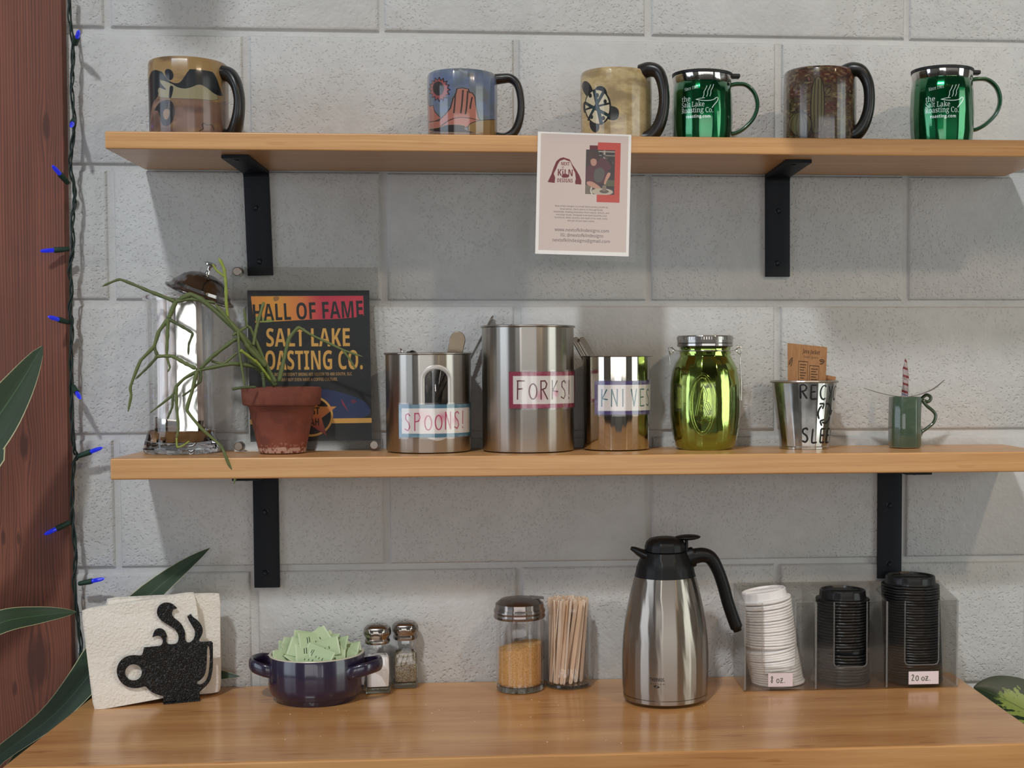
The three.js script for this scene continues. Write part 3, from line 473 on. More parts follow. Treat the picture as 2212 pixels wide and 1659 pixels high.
// ---------------------------------------------------------------- the flyer on the edge of the upper shelf
{
  const z = SHELF_Z + 0.0012, c = [[1156, 548], [1358, 554], [1364, 291], [1162, 284]].map(([x, y]) => Pz(x, y, z));
  const sheet = (q, t, uvs) => {                                   // a flat sheet with a front and a back face
    const o = q[0], g = new THREE.BufferGeometry(), f = q.map((p) => p.clone().sub(o)), b = f.map((p) => p.clone().add(V(0, 0, -t))), pos = [], uv = [], quad = (A, u) => [0, 1, 2, 0, 2, 3].forEach((k) => { pos.push(A[k].x, A[k].y, A[k].z); uv.push(...u[k]); });
    const U = [[0, 0], [1, 0], [1, 1], [0, 1]], E = [[0.01, 0.01], [0.012, 0.01], [0.012, 0.012], [0.01, 0.012]];
    quad(f, U); quad([b[1], b[0], b[3], b[2]], E); for (let k = 0; k < 4; k++) quad([b[k], b[(k + 1) % 4], f[(k + 1) % 4], f[k]], E);
    g.setAttribute('position', new THREE.Float32BufferAttribute(pos, 3)); g.setAttribute('uv', new THREE.Float32BufferAttribute(uv, 2)); g.computeVertexNormals(); return g;
  };
  const art = canvasTex(1024, 1320, (x, w, h) => {
    x.fillStyle = '#f3ece6'; x.fillRect(0, 0, w, h); x.fillStyle = '#d3bfb5'; x.fillRect(34, 18, w - 64, h - 60);
    const k = 1024 / 1205, ox = -55, oy = -25, R = (a, b, c2, d, f) => { x.fillStyle = f; x.fillRect((a + ox) * k, (b + oy) * k * 0.985, (c2 - a) * k, (d - b) * k * 0.985); }, PT = (a, b) => [(a + ox) * k, (b + oy) * k * 0.985];
    R(725, 180, 900, 300, '#5f1c24'); R(830, 138, 1125, 910, '#c2483d');
    // the photograph on the flyer: someone in an apron bent over a potter's wheel
    x.save(); x.beginPath(); x.rect(...PT(680, 235), 375 * k, 570 * k); x.clip();
    R(680, 235, 1060, 810, '#3b3433'); R(840, 250, 1060, 262, '#b9a99e'); R(905, 240, 930, 420, '#a89a90'); R(850, 300, 1060, 312, '#94867c'); for (let i = 0; i < 26; i++) R(860 + (i * 53) % 190, 262 + (i * 37) % 130, 880 + (i * 53) % 190, 285 + (i * 37) % 130, i % 2 ? '#5b4c47' : '#272325');
    R(930, 620, 1060, 700, '#5f5c46'); R(680, 690, 780, 810, '#77695a');
    poly(x, PT, [[690, 470], [720, 430], [800, 400], [860, 330], [930, 345], [1010, 430], [1015, 470], [960, 500], [940, 600], [960, 640], [860, 680], [780, 650], [700, 660], [670, 620]], { fill: '#5b343a' });
    poly(x, PT, [[790, 500], [850, 460], [900, 470], [935, 520], [915, 600], [890, 650], [820, 660], [785, 610]], { fill: '#5c5650' });
    poly(x, PT, [[700, 290], [730, 245], [790, 245], [840, 300], [860, 370], [830, 400], [800, 360], [740, 350], [720, 430], [690, 420]], { fill: '#46322b' });
    poly(x, PT, [[735, 360], [790, 345], [825, 375], [815, 430], [780, 450], [745, 430]], { fill: '#b58673' });
    poly(x, PT, [[965, 515], [1010, 530], [985, 590], [950, 640], [945, 680], [915, 680], [925, 630]], { fill: '#c08d78' });
    poly(x, PT, [[690, 650], [760, 640], [860, 700], [885, 730], [860, 760], [780, 725], [700, 690]], { fill: '#bd8c78' });
    poly(x, PT, arc(900, 775, 140, 45, 0, 345, 24), { fill: '#b9ab97' }); poly(x, PT, arc(925, 770, 60, 24, 0, 345, 18), { fill: '#5f544c' }); poly(x, PT, [[895, 690], [955, 690], [950, 770], [900, 770]], { fill: '#837264' });
    poly(x, PT, [[760, 725], [745, 770], [770, 810]], { open: true, stroke: '#d8cfc2', w: 12 });
    x.restore();
    // the logo
    const red = '#6f1420';
    poly(x, PT, [[195, 672], [240, 570], [268, 480], [300, 400], [345, 360], [390, 347], [470, 370], [510, 440], [555, 500], [600, 570], [628, 640], [628, 690], [540, 686], [556, 620], [545, 540], [505, 470], [470, 400], [400, 372], [345, 395], [320, 440], [300, 500], [270, 560], [290, 610], [285, 680]], { fill: red, sharp: true });
    x.fillStyle = '#d3bfb5'; poly(x, PT, [[285, 690], [290, 600], [320, 450], [350, 395], [400, 372], [480, 400], [520, 490], [545, 560], [550, 690]], { fill: '#d3bfb5', sharp: true });
    x.fillStyle = red; x.textAlign = 'center'; const tx = (s, a, b, size, f, sx = 1) => { x.save(); x.translate(...PT(a, b)); x.scale(sx, 1); x.font = f.replace('#', size * k); x.fillText(s, 0, 0); x.restore(); };
    tx('NEXT', 415, 450, 62, 'bold #px sans-serif', 0.72); tx('of', 385, 485, 30, 'bold #px sans-serif', 0.9); tx('KiLN', 418, 585, 118, 'bold #px sans-serif', 0.78); x.fillStyle = red; poly(x, PT, [[370, 590], [390, 560], [430, 555], [465, 575], [470, 605], [380, 612]], { fill: red }); tx('DESIGNS', 415, 668, 66, 'bold #px sans-serif', 0.74);
    x.fillStyle = '#4c413d'; const lines = ['Next of Kiln Designs is a small batch pottery studio by', 'local artist. Each piece is thoughtfully', 'handmade, drawing inspiration from nature, texture, and', 'everyday rituals. Designed to be both beautiful and', 'functional, these ceramics are made to be used, loved,', 'and part of your daily routine.'];
    lines.forEach((s, i) => tx(s, 637, 985 + i * 37, 29, '#px sans-serif', [0.98, 1.15, 0.96, 0.98, 0.97, 0.9][i]));
    tx('www.nextofkilndesigns.com', 650, 1302, 55, '#px sans-serif', 1.02); tx('IG: @nextofkilndesigns', 650, 1368, 55, '#px sans-serif', 0.98); tx('nextofkilndesigns@gmail.com', 643, 1436, 55, '#px sans-serif', 1.01);
  });
  const t = thing('flyer', 'laminated pottery flyer taped to the edge of the mug shelf', 'flyer', c[0]);
  part(t, 'paper', sheet(c, 0.0004), phy({ map: art, roughness: 0.55, clearcoat: 0.5, clearcoatRoughness: 0.25 }));
  const m = [[1144, 560], [1372, 566], [1378, 293], [1150, 283]].map(([x, y]) => Pz(x, y, z + 0.0004)), g = sheet(m, 0.0009); g.translate(...m[0].clone().sub(c[0]).toArray());
  part(t, 'clear_pouch', g, phy({ color: 0xffffff, transmission: 1, roughness: 0.12, thickness: 0, ior: 1.16 }), 'clear laminating film round the paper');
}

// ---------------------------------------------------------------- lower shelf
const at3 = (px, py, z, o) => Pz(px, py, z).sub(o);
// straw dispenser: flared glass jar, domed lid set on it askew, steel lifter, wrapped straws
{
  const z = 0.066, cx = 390, X = Pz(cx, 800, z).x, o = V(X, Y_MID, z), at = (px, py) => { const p = Pz(px, py, z); return [p.x - X, p.y - Y_MID]; };
  const t = thing('straw_dispenser', 'clear glass straw jar with a chrome lid set askew', 'straw jar', [X, Y_MID, z]);
  const H = at(cx, 634)[1], R = at(461, 800)[0], Rf = at(475, 980)[0], yF = at(cx, 938)[1], w = 0.0028;
  const out = [[0, 0.0005], [Rf - 0.004, 0.0005], [Rf - 0.0005, 0.003], [Rf, 0.007], [Rf - 0.0016, 0.011], [mix(R, Rf, 0.62), 0.018], [mix(R, Rf, 0.3), yF - 0.004], [R, yF + 0.006], [R - 0.0004, H * 0.5], [R, H - 0.016], [R + 0.0036, H - 0.012], [R + 0.004, H - 0.006], [R + 0.001, H - 0.001], [R - 0.002, H]];
  const solid = phy({ color: 0xffffff, transmission: 1, roughness: 0.01, ior: 1.5, thickness: 0.004 });
  part(t, 'glass_jar', lathe(out.slice(out.length - 7), 72, { crease: 0.9 }), M.glass, 'clear glass'); part(t, 'glass_inner_wall', lathe([[R - 0.002, H], [R - w, H - 0.004], [R - w, yF + 0.004]], 64, { crease: 0.9 }), M.glass);
  part(t, 'glass_lip', new THREE.TorusGeometry(R + 0.001, 0.0034, 14, 72).rotateX(PI / 2).translate(0, H - 0.007, 0), solid); part(t, 'glass_foot', lathe([...out.slice(0, out.length - 6), [R - w, yF + 0.004], [R * 0.8, 0.016], [R * 0.4, 0.012], [0, 0.011]], 96, { crease: 1.3 }), solid, 'thick flared glass foot');
  const lid = part(t, 'lid', lathe([[0.0495, 0], [0.051, 0.0018], [0.0505, 0.0035], [0.047, 0.0045], [0.0435, 0.008], [0.0425, 0.0125], [0.0395, 0.0145], [0.036, 0.0185], [0.031, 0.025], [0.022, 0.031], [0.011, 0.0345], [0, 0.0352], [0, 0.033], [0.011, 0.032], [0.03, 0.022], [0.041, 0.0105], [0.0455, 0.0035], [0.0495, 0]], 64, { crease: 0.5 }), std({ color: 0x8f8a88, metalness: 1, roughness: 0.24 }), 'domed chrome lid');
  lid.position.copy(at3(430, 640, z, o)); lid.rotation.set(0.06, 0, -0.37);
  part(lid, 'knob', lathe([[0, 0.034], [0.0045, 0.0345], [0.003, 0.038], [0.0022, 0.043], [0.003, 0.046], [0.0085, 0.0485], [0.009, 0.0505], [0.006, 0.0525], [0, 0.053]], 24), M.chrome);
  const tray = part(t, 'steel_tray', lathe([[0, 0.001], [0.034, 0.001], [0.0352, 0.003], [0.0355, 0.02], [0.0348, 0.02], [0.034, 0.004], [0, 0.003]], 48), M.polished, 'steel tray inside the jar'); tray.position.copy(at3(387, 934, z, o)); tray.rotation.z = -0.07;
  const s = new THREE.Shape(), hw = 0.0143, top = at(416, 650)[1], lo = at(416, 932)[1]; s.moveTo(-hw, lo); s.lineTo(hw, lo); s.lineTo(hw, top - 0.016); s.absarc(0, top - hw, hw, 0, PI); s.closePath();
  const pl = part(t, 'lifter_plate', extrude(s, 0.0012, 0.0003, 24), M.chrome, 'bright steel lifting strip'); pl.position.set(at(416, 800)[0], 0, 0.034); pl.rotation.y = 0.1;
  part(t, 'lifter_rod', tube([V(0.02, lo, 0.02), V(0.02, lo - 0.02, 0.018), V(0.004, lo - 0.024, 0.016)], 0.0016, 16, 8), M.chrome);
  const straw = new THREE.CylinderGeometry(0.0046, 0.0046, 0.186, 10), paper = std({ color: 0xe9e2df, roughness: 0.8 }), S = seed; seed = 99;
  let k = 0; for (let i = -3; i <= 3; i++) for (let j = -3; j <= 3; j++) {
    const x = i * 0.0094 + (j % 2 ? 0.0046 : 0), zz = j * 0.0084; if (Math.hypot(x, zz) > 0.0285 || (x > 0.004 && zz > 0.018)) continue;
    const m = single('drinking_straw', straw, paper, 'white paper wrapped straw standing in the glass jar', 'straw', [X + x + rr(-0.0006, 0.0006), Y_MID + lo + 0.099 + rr(-0.002, 0.003), z + zz], 'straws in the glass jar'); m.rotation.set(rr(-0.012, 0.012), 0, rr(-0.012, 0.012)); k++;
  }
  seed = S;
}
// clay pot with a leafless trailing cactus
{
  const z = 0.09, cx = 609, X = Pz(cx, 900, z).x, o = V(X, Y_MID, z), at = (px, py) => { const p = Pz(px, py, z); return [p.x - X, p.y - Y_MID]; };
  const t = thing('potted_cactus', 'trailing stick cactus in a terracotta pot', 'potted plant', [X, Y_MID, z]);
  const H = at(cx, 836)[1], R = at(694, 850)[0], yR = at(cx, 876)[1], Rn = at(679, 880)[0], Rb = at(660, 975)[0], w = 1024, h = 512;
  const clay = canvasTex(w, h, (x) => {
    x.fillStyle = '#7d4130'; x.fillRect(0, 0, w, h); mottle(x, w, h, 500, [[112, 54, 40], [134, 78, 60], [96, 50, 40]], 0.4, 12, 5);
    const d = x.getImageData(0, 0, w, h), a = d.data;             // a crust of lime with a ragged upper edge round the foot
    for (let i = 0; i < w; i++) for (let j = 0; j < h; j++) { const u = i / w, v = 1 - j / h, edge = 0.10 + 0.05 * (fbm(u, 0.3, 14, 3, 3, 9) - 0.5) , n = fbm(u, v, 90, 30, 3, 12), b = (v < edge && n > 0.3) ? 0.72 * sstep(0.3, 0.55, n) : v < edge + 0.07 && n > 0.62 ? 0.3 : 0, q = (j * w + i) * 4; a[q] = mix(a[q], 206, b); a[q + 1] = mix(a[q + 1], 178, b); a[q + 2] = mix(a[q + 2], 158, b); }
    x.putImageData(d, 0, 0);
  });
  part(t, 'pot', lathe([[0, 0.001], [Rb - 0.002, 0.001], [Rb, 0.002], [mix(Rb, Rn, 0.5), yR * 0.5], [Rn, yR - 0.002], [Rn + 0.0015, yR], [mix(Rn, R, 0.7), yR + 0.001], [R - 0.0015, yR + 0.003], [R, H - 0.003], [R - 0.001, H - 0.0006], [R - 0.003, H], [R - 0.006, H - 0.002], [R - 0.007, H - 0.02]], 72, { uvY: [0, H], crease: 0.6 }), std({ map: clay, roughness: 0.85 }), 'terracotta pot with lime crust at the foot');
  part(t, 'soil', new THREE.CylinderGeometry(R - 0.007, R - 0.008, 0.01, 40).translate(0, H - 0.017, 0), std({ color: 0x3a2c22, roughness: 1 }));
  const Z = (x, y) => [x / 3.77 + 160, y / 3.77 + 560], Z4 = (x, y) => [x / 3.19 + 200, y / 3.19 + 540];
  const depth = (x, y) => mix(0.092, 0.142, sstep(640, 480, x)) + (y > 968 ? 0.036 : 0) + (x > 620 ? 0.0 : 0);
  const green = [std({ color: 0x5c663a, roughness: 0.6 }), std({ color: 0x667040, roughness: 0.6 }), std({ color: 0x525c38, roughness: 0.6 })], young = std({ color: 0x8f9c3e, roughness: 0.55 });
  const stem = (pts, r0, r1, mat, dz = 0) => {
    const q = pts.map(([x, y]) => { const p = at3(x, y, depth(x, y) + dz, o); return p; });
    part(t, 'stem', strap(q, (s) => { const r = mix(r0, r1, s) * (s > 0.96 ? 0.6 : 1) * (1 + 0.12 * Math.sin(s * 37)); return [r, r]; }, Math.max(16, pts.length * 7), 8, V(0.31, 0.2, 0.93), 0.22), mat);
  };
  const A = (list, r0, r1, m = 0, dz = 0) => stem(list.map((p) => Z(...p)), r0, r1, typeof m === 'number' ? green[m] : m, dz);
  A([[1640, 1030], [1560, 880], [1440, 700], [1330, 590], [1200, 460], [1040, 330], [950, 288], [830, 340]], 0.0042, 0.0036, 0);
  A([[1560, 870], [1420, 720], [1340, 590], [1150, 365]], 0.0038, 0.0024, 1, 0.004); A([[830, 342], [770, 482]], 0.0034, 0.003, 1); A([[825, 345], [600, 255], [375, 165], [230, 220]], 0.003, 0.0014, 0); A([[830, 345], [950, 325], [1150, 352]], 0.0028, 0.0018, 0);
  A([[768, 485], [690, 590], [650, 712], [540, 830], [460, 1035], [465, 1110], [440, 1240]], 0.0029, 0.0016, 1); A([[765, 488], [760, 640], [755, 790], [780, 880], [760, 920]], 0.0028, 0.0009, 1); A([[772, 488], [900, 560], [965, 605], [935, 690], [930, 780]], 0.0024, 0.0013, 2);
  A([[650, 715], [676, 790], [590, 890], [500, 975]], 0.0026, 0.0013, 2); A([[676, 790], [800, 790], [900, 845], [1000, 895]], 0.0025, 0.0028, 1);
  A([[1630, 1010], [1480, 880], [1300, 850], [1130, 880], [1020, 905], [900, 970], [830, 1040], [800, 1110], [620, 1250]], 0.0034, 0.0015, 0); A([[832, 1040], [835, 1200], [850, 1370], [835, 1460]], 0.0024, 0.0016, 1); A([[805, 1112], [800, 1200], [760, 1300]], 0.002, 0.0013, 2);
  A([[835, 1455], [840, 1530], [890, 1515], [940, 1480]], 0.0014, 0.001, young); A([[1030, 910], [1030, 990], [960, 1060], [880, 1115]], 0.0022, 0.0013, 2);
  stem([...[[1000, 915], [960, 1080], [920, 1230], [1040, 1380], [1190, 1515]].map((p) => Z(...p)), [482, 972], [495, 1004], [509, 1027], [505, 1045]], 0.0026, 0.0018, green[1], 0.003);
  A([[1030, 890], [1130, 790], [1300, 660], [1380, 640]], 0.0026, 0.003, 0); A([[1120, 830], [1220, 850], [1330, 760]], 0.0018, 0.0016, 1, -0.006); A([[1250, 470], [1240, 350], [1236, 200], [1222, 80], [1180, -10]], 0.0022, 0.0022, young); A([[1225, 140], [1160, 90], [1130, 40]], 0.0018, 0.0014, young); A([[1330, 590], [1260, 500], [1250, 470]], 0.002, 0.002, 0, -0.006);
  A([[1640, 1000], [1560, 850], [1440, 570], [1410, 540], [1380, 400]], 0.003, 0.0014, 1, 0.004); A([[1412, 545], [1340, 590], [1290, 620]], 0.0022, 0.0018, 1, 0.002); A([[1460, 700], [1485, 560], [1545, 350]], 0.0024, 0.0022, 1, 0.006); A([[1335, 590], [1350, 780], [1390, 1030]], 0.002, 0.0014, 1, 0.006);
  A([[1355, 740], [1500, 850], [1600, 985]], 0.0022, 0.0018, young, 0.01); A([[1330, 600], [1400, 690], [1440, 830], [1560, 940], [1640, 1020]], 0.0034, 0.003, 2, -0.003); A([[1550, 1060], [1540, 960], [1530, 920]], 0.002, 0.0026, 2, 0.012); A([[1290, 1058], [1370, 1045], [1480, 1040]], 0.0022, 0.0018, 2, 0.028);
  stem([[1285, 905], [1350, 620], [1420, 535], [1500, 582], [1730, 690], [1860, 735]].map((p) => Z4(...p)), 0.0032, 0.0013, green[1], 0.004); stem([[1728, 695], [1770, 750], [1812, 820]].map((p) => Z4(...p)), 0.0018, 0.0012, green[1], 0.004);
}
// clear acrylic plaque with a printed card
{
  const yB = Y_MID, zB = 0.05, zT = 0.016, lean = (py) => mix(zB, zT, clamp((975 - py) / 400)), Q = (px, py, dz = 0) => Pz(px, py, lean(py) + dz);
  const base = Pz(661, 970, zB); base.y = Y_MID;
  const t = thing('award_plaque', 'clear acrylic award plaque with a dark printed card', 'plaque', base);
  const sheet = (q, th) => { const f = q.map((p) => p.clone().sub(base)), b = f.map((p) => p.clone().add(V(0, 0, -th))), pos = [], uv = [], U = [[0, 0], [1, 0], [1, 1], [0, 1]], E = [[0.01, 0.01], [0.012, 0.01], [0.012, 0.012], [0.01, 0.012]], quad = (A, u) => [0, 1, 2, 0, 2, 3].forEach((k) => { pos.push(A[k].x, A[k].y, A[k].z); uv.push(...u[k]); }); quad(f, U); quad([b[1], b[0], b[3], b[2]], E); for (let k = 0; k < 4; k++) quad([b[k], b[(k + 1) % 4], f[(k + 1) % 4], f[k]], E); const g = new THREE.BufferGeometry(); g.setAttribute('position', new THREE.Float32BufferAttribute(pos, 3)); g.setAttribute('uv', new THREE.Float32BufferAttribute(uv, 2)); g.computeVertexNormals(); return g; };
  const foot = (px) => { const p = Q(px, 976); p.y = Y_MID + 0.0002; return p; };
  part(t, 'front_sheet', sheet([foot(506), foot(824), Q(816, 578), Q(500, 576)], 0.003), M.acrylic, 'clear acrylic sheet');
  const back = sheet([foot(506), foot(824), Q(816, 578), Q(500, 576)], 0.003).translate(0, 0, -0.0045); part(t, 'back_sheet', back, M.acrylic);
  const w = 1024, h = 1264;
  const art = canvasTex(w, h, (x) => {
    const PT = (a, b) => [(a - 145 - (b - 225) * 0.021) / 1036 * w, (b - 222) / 1290 * h];
    x.fillStyle = '#17181a'; x.fillRect(0, 0, w, h);
    const g = x.createLinearGradient(PT(175, 0)[0], 0, PT(1140, 0)[0], 0); g.addColorStop(0, '#d98a3a'); g.addColorStop(0.22, '#dc9a3c'); g.addColorStop(0.45, '#d4763f'); g.addColorStop(0.62, '#bb2f44'); g.addColorStop(1, '#c5374a');
    poly(x, PT, [[175, 272], [1130, 268], [1135, 440], [1060, 455], [900, 468], [640, 475], [520, 482], [330, 492], [215, 500], [195, 440]], { fill: g, sharp: true });
    poly(x, PT, [[200, 450], [260, 440], [300, 470], [380, 470], [370, 495], [210, 498]], { fill: '#8f9a46' }); poly(x, PT, [[360, 275], [420, 272], [410, 310], [370, 320]], { fill: '#9a6a35' });
    const tx = (s, a, b, px, wd, col, rot = 0, f = 'bold #px sans-serif') => { x.save(); x.translate(...PT(a, b)); x.rotate(rot); x.font = f.replace('#', px); const m = x.measureText(s).width; x.scale(wd / 1036 * w / m, 1); x.fillStyle = col; x.fillText(s, 0, 0); x.restore(); };
    tx('HALL OF FAME', 185, 486, 196, 955, '#17181a', -0.035);
    tx('SALT LAKE', 300, 703, 212, 725, '#d9a452'); tx('ROASTING CO.', 205, 902, 222, 930, '#d9a452');
    tx('IF JOHN BOLTON DIDN\u2019T BRING HIS VISION TO 400 SOUTH, SLC', 270, 955, 38, 765, '#b98e55'); tx('MAY NOT EVEN HAVE A COFFEE CULTURE.', 425, 1000, 38, 490, '#b98e55');
    poly(x, PT, [[700, 1060], [900, 1080], [1195, 1190], [1195, 1330], [760, 1330]], { fill: '#27345c' }); poly(x, PT, [[940, 1150], [950, 1200], [1000, 1260], [1010, 1270], [960, 1180]], { fill: '#8d2f42' }); poly(x, PT, [[1020, 1170], [1060, 1160], [1080, 1185], [1040, 1200]], { fill: '#6d2a48' });
    x.fillStyle = '#d5a14e'; x.fillRect(0, PT(0, 1322)[1], w, 42 / 1290 * h);
    poly(x, PT, arc(690, 1300, 175, 165, 0, 350, 40), { fill: '#17181a', stroke: '#d5a14e', w: 18 });
    const star = []; for (let i = 0; i < 10; i++) { const a = -PI / 2 + i * PI / 5, r = i % 2 ? 90 : 225; star.push([690 + r * Math.cos(a) , 1290 + r * Math.sin(a)]); }
    const g2 = x.createLinearGradient(0, PT(0, 1150)[1], 0, PT(0, 1480)[1]); g2.addColorStop(0, '#dba04a'); g2.addColorStop(0.45, '#cf7a44'); g2.addColorStop(1, '#7d2036'); poly(x, PT, star, { fill: g2, sharp: true });
    tx('BEST', 610, 1285, 84, 150, '#17181a'); tx('UTAH', 600, 1380, 84, 160, '#17181a');
  });
  const card = sheet([Q(540, 955), Q(803, 951), Q(797, 627), Q(533, 627)], 0.0006).translate(0, 0, -0.0036);
  part(t, 'printed_card', card, std({ map: art, roughness: 0.5 }));
  const bolt = lathe([[0, 0.007], [0.0056, 0.007], [0.0066, 0.006], [0.0068, 0], [0.0068, -0.011], [0, -0.011]], 28).rotateX(PI / 2), sat = std({ color: 0x978f86, metalness: 1, roughness: 0.4 });
  for (const [px, py] of [[514, 587], [517, 964], [809, 961]]) part(t, 'standoff_bolt', bolt, sat, 'satin steel standoff').position.copy(Q(px, py, 0.0005).sub(base));
}
// steel cutlery tins
const arcOf = (px, cx, half) => Math.asin(clamp((px - cx) / half, -0.995, 0.995));
function tinLabel(t, o, cx, half, R, z, x0, x1, y0, y1, border, text, col, smear, size, tilt = 0) {
  const a0 = arcOf(x0, cx, half), a1 = arcOf(x1, cx, half), yb = Pz(cx, y1, z + R).y - o.y, yt = Pz(cx, y0, z + R).y - o.y, w = 640, h = Math.round(640 * (yt - yb) / ((a1 - a0) * R));
  const tex = canvasTex(w, h, (x) => {
    x.fillStyle = border; x.fillRect(0, 0, w, h); x.fillStyle = '#dcd2cc'; const b = h * 0.115; x.fillRect(b, b, w - 2 * b, h - 2 * b);
    mottle(x, w, h, 600 + x0, [[226, 212, 206]], 0.35, 5, 3);
    if (smear) for (const [u, v, r, s] of smear) { const g = x.createRadialGradient(u * w, v * h, 2, u * w, v * h, r * h); g.addColorStop(0, s); g.addColorStop(1, 'rgba(220,120,150,0)'); x.fillStyle = g; x.fillRect(0, 0, w, h); }
    x.strokeStyle = col; x.lineWidth = h * 0.035; x.lineCap = x.lineJoin = 'round'; const n = text.length, cell = (w - 2 * b) * 0.9 / n, lh = h * size;
    [...text].forEach((ch, i) => { for (const st of LET[ch]) { x.beginPath(); st.forEach(([u, v], k) => { const X2 = b * 1.9 + i * cell + u * cell * 1.15, Y2 = h * (0.5 + size / 2) - v * lh + (i - n / 2) * tilt * h; k ? x.lineTo(X2, Y2) : x.moveTo(X2, Y2); }); x.stroke(); } });
  });
  const l = part(t, 'label', patch(a0, a1, yb, yt, R + 0.0016, 0.0003, 32), phy({ map: tex, roughness: 0.5, clearcoat: 1, clearcoatRoughness: 0.08 }), `taped paper label reading ${text}`);
  part(l, 'clear_tape', patch(Math.max(a0 - 0.03, -1.5), a1 + 0.03, yb - 0.0025, yt + 0.0025, R + 0.0020, 0.0001, 32), phy({ color: 0xffffff, transmission: 1, roughness: 0.1, thickness: 0, ior: 1.4 }));
}
function tin(name, label, cx, half, rimPx, z, mat, rimOut) {
  const X = Pz(cx, 870, z).x, R = (Pz(cx + half, 870, z).x - Pz(cx - half, 870, z).x) / 2, H = Pz(cx, rimPx, z).y - Y_MID, o = V(X, Y_MID, z), t = thing(name, label, 'tin', o);
  return { t, o, R, H, X, z, cx, half, body: lathe([[0, 0.0012], [R - 0.004, 0.0012], [R - 0.001, 0.0018], [R, 0.004], [R, H - 0.001], [R - 0.0008, H - 0.001], [R - 0.0008, 0.003], [0, 0.003]], 96, { crease: 0.5 }), rim: lathe([[R - 0.0012, H - 0.002], [R + rimOut * 0.4, H - 0.0018], [R + rimOut, H - 0.0006], [R + rimOut, H + 0.0004], [R + rimOut * 0.5, H + 0.0014], [R - 0.0006, H + 0.0014], [R - 0.0016, H + 0.0006], [R - 0.0012, H - 0.002]], 96), mat };
}
const cutlery = std({ color: 0xb5afa8, metalness: 1, roughness: 0.22 });
function handleGeo(len, w0, w1, th) { const s = new THREE.Shape(); s.moveTo(-w0, 0); s.bezierCurveTo(-w0, len * 0.5, -w1, len * 0.6, -w1, len - w1); s.absarc(0, len - w1, w1, PI, 0, true); s.bezierCurveTo(w1, len * 0.6, w0, len * 0.5, w0, 0); s.closePath(); return extrude(s, th, th * 0.3, 10).translate(0, 0, -th / 2); }
function spoonGeo() { const b = new THREE.SphereGeometry(1, 18, 10).scale(0.018, 0.028, 0.0028).translate(0, 0.026, 0); return merge([b, handleGeo(0.105, 0.0035, 0.0085, 0.0022).translate(0, 0.048, 0)]); }
function place(o, foot, tip, len) { const d = tip.clone().sub(foot); o.position.copy(foot); if (len) o.scale.y = d.length() / len; o.quaternion.setFromUnitVectors(V(0, 1, 0), d.normalize()); }
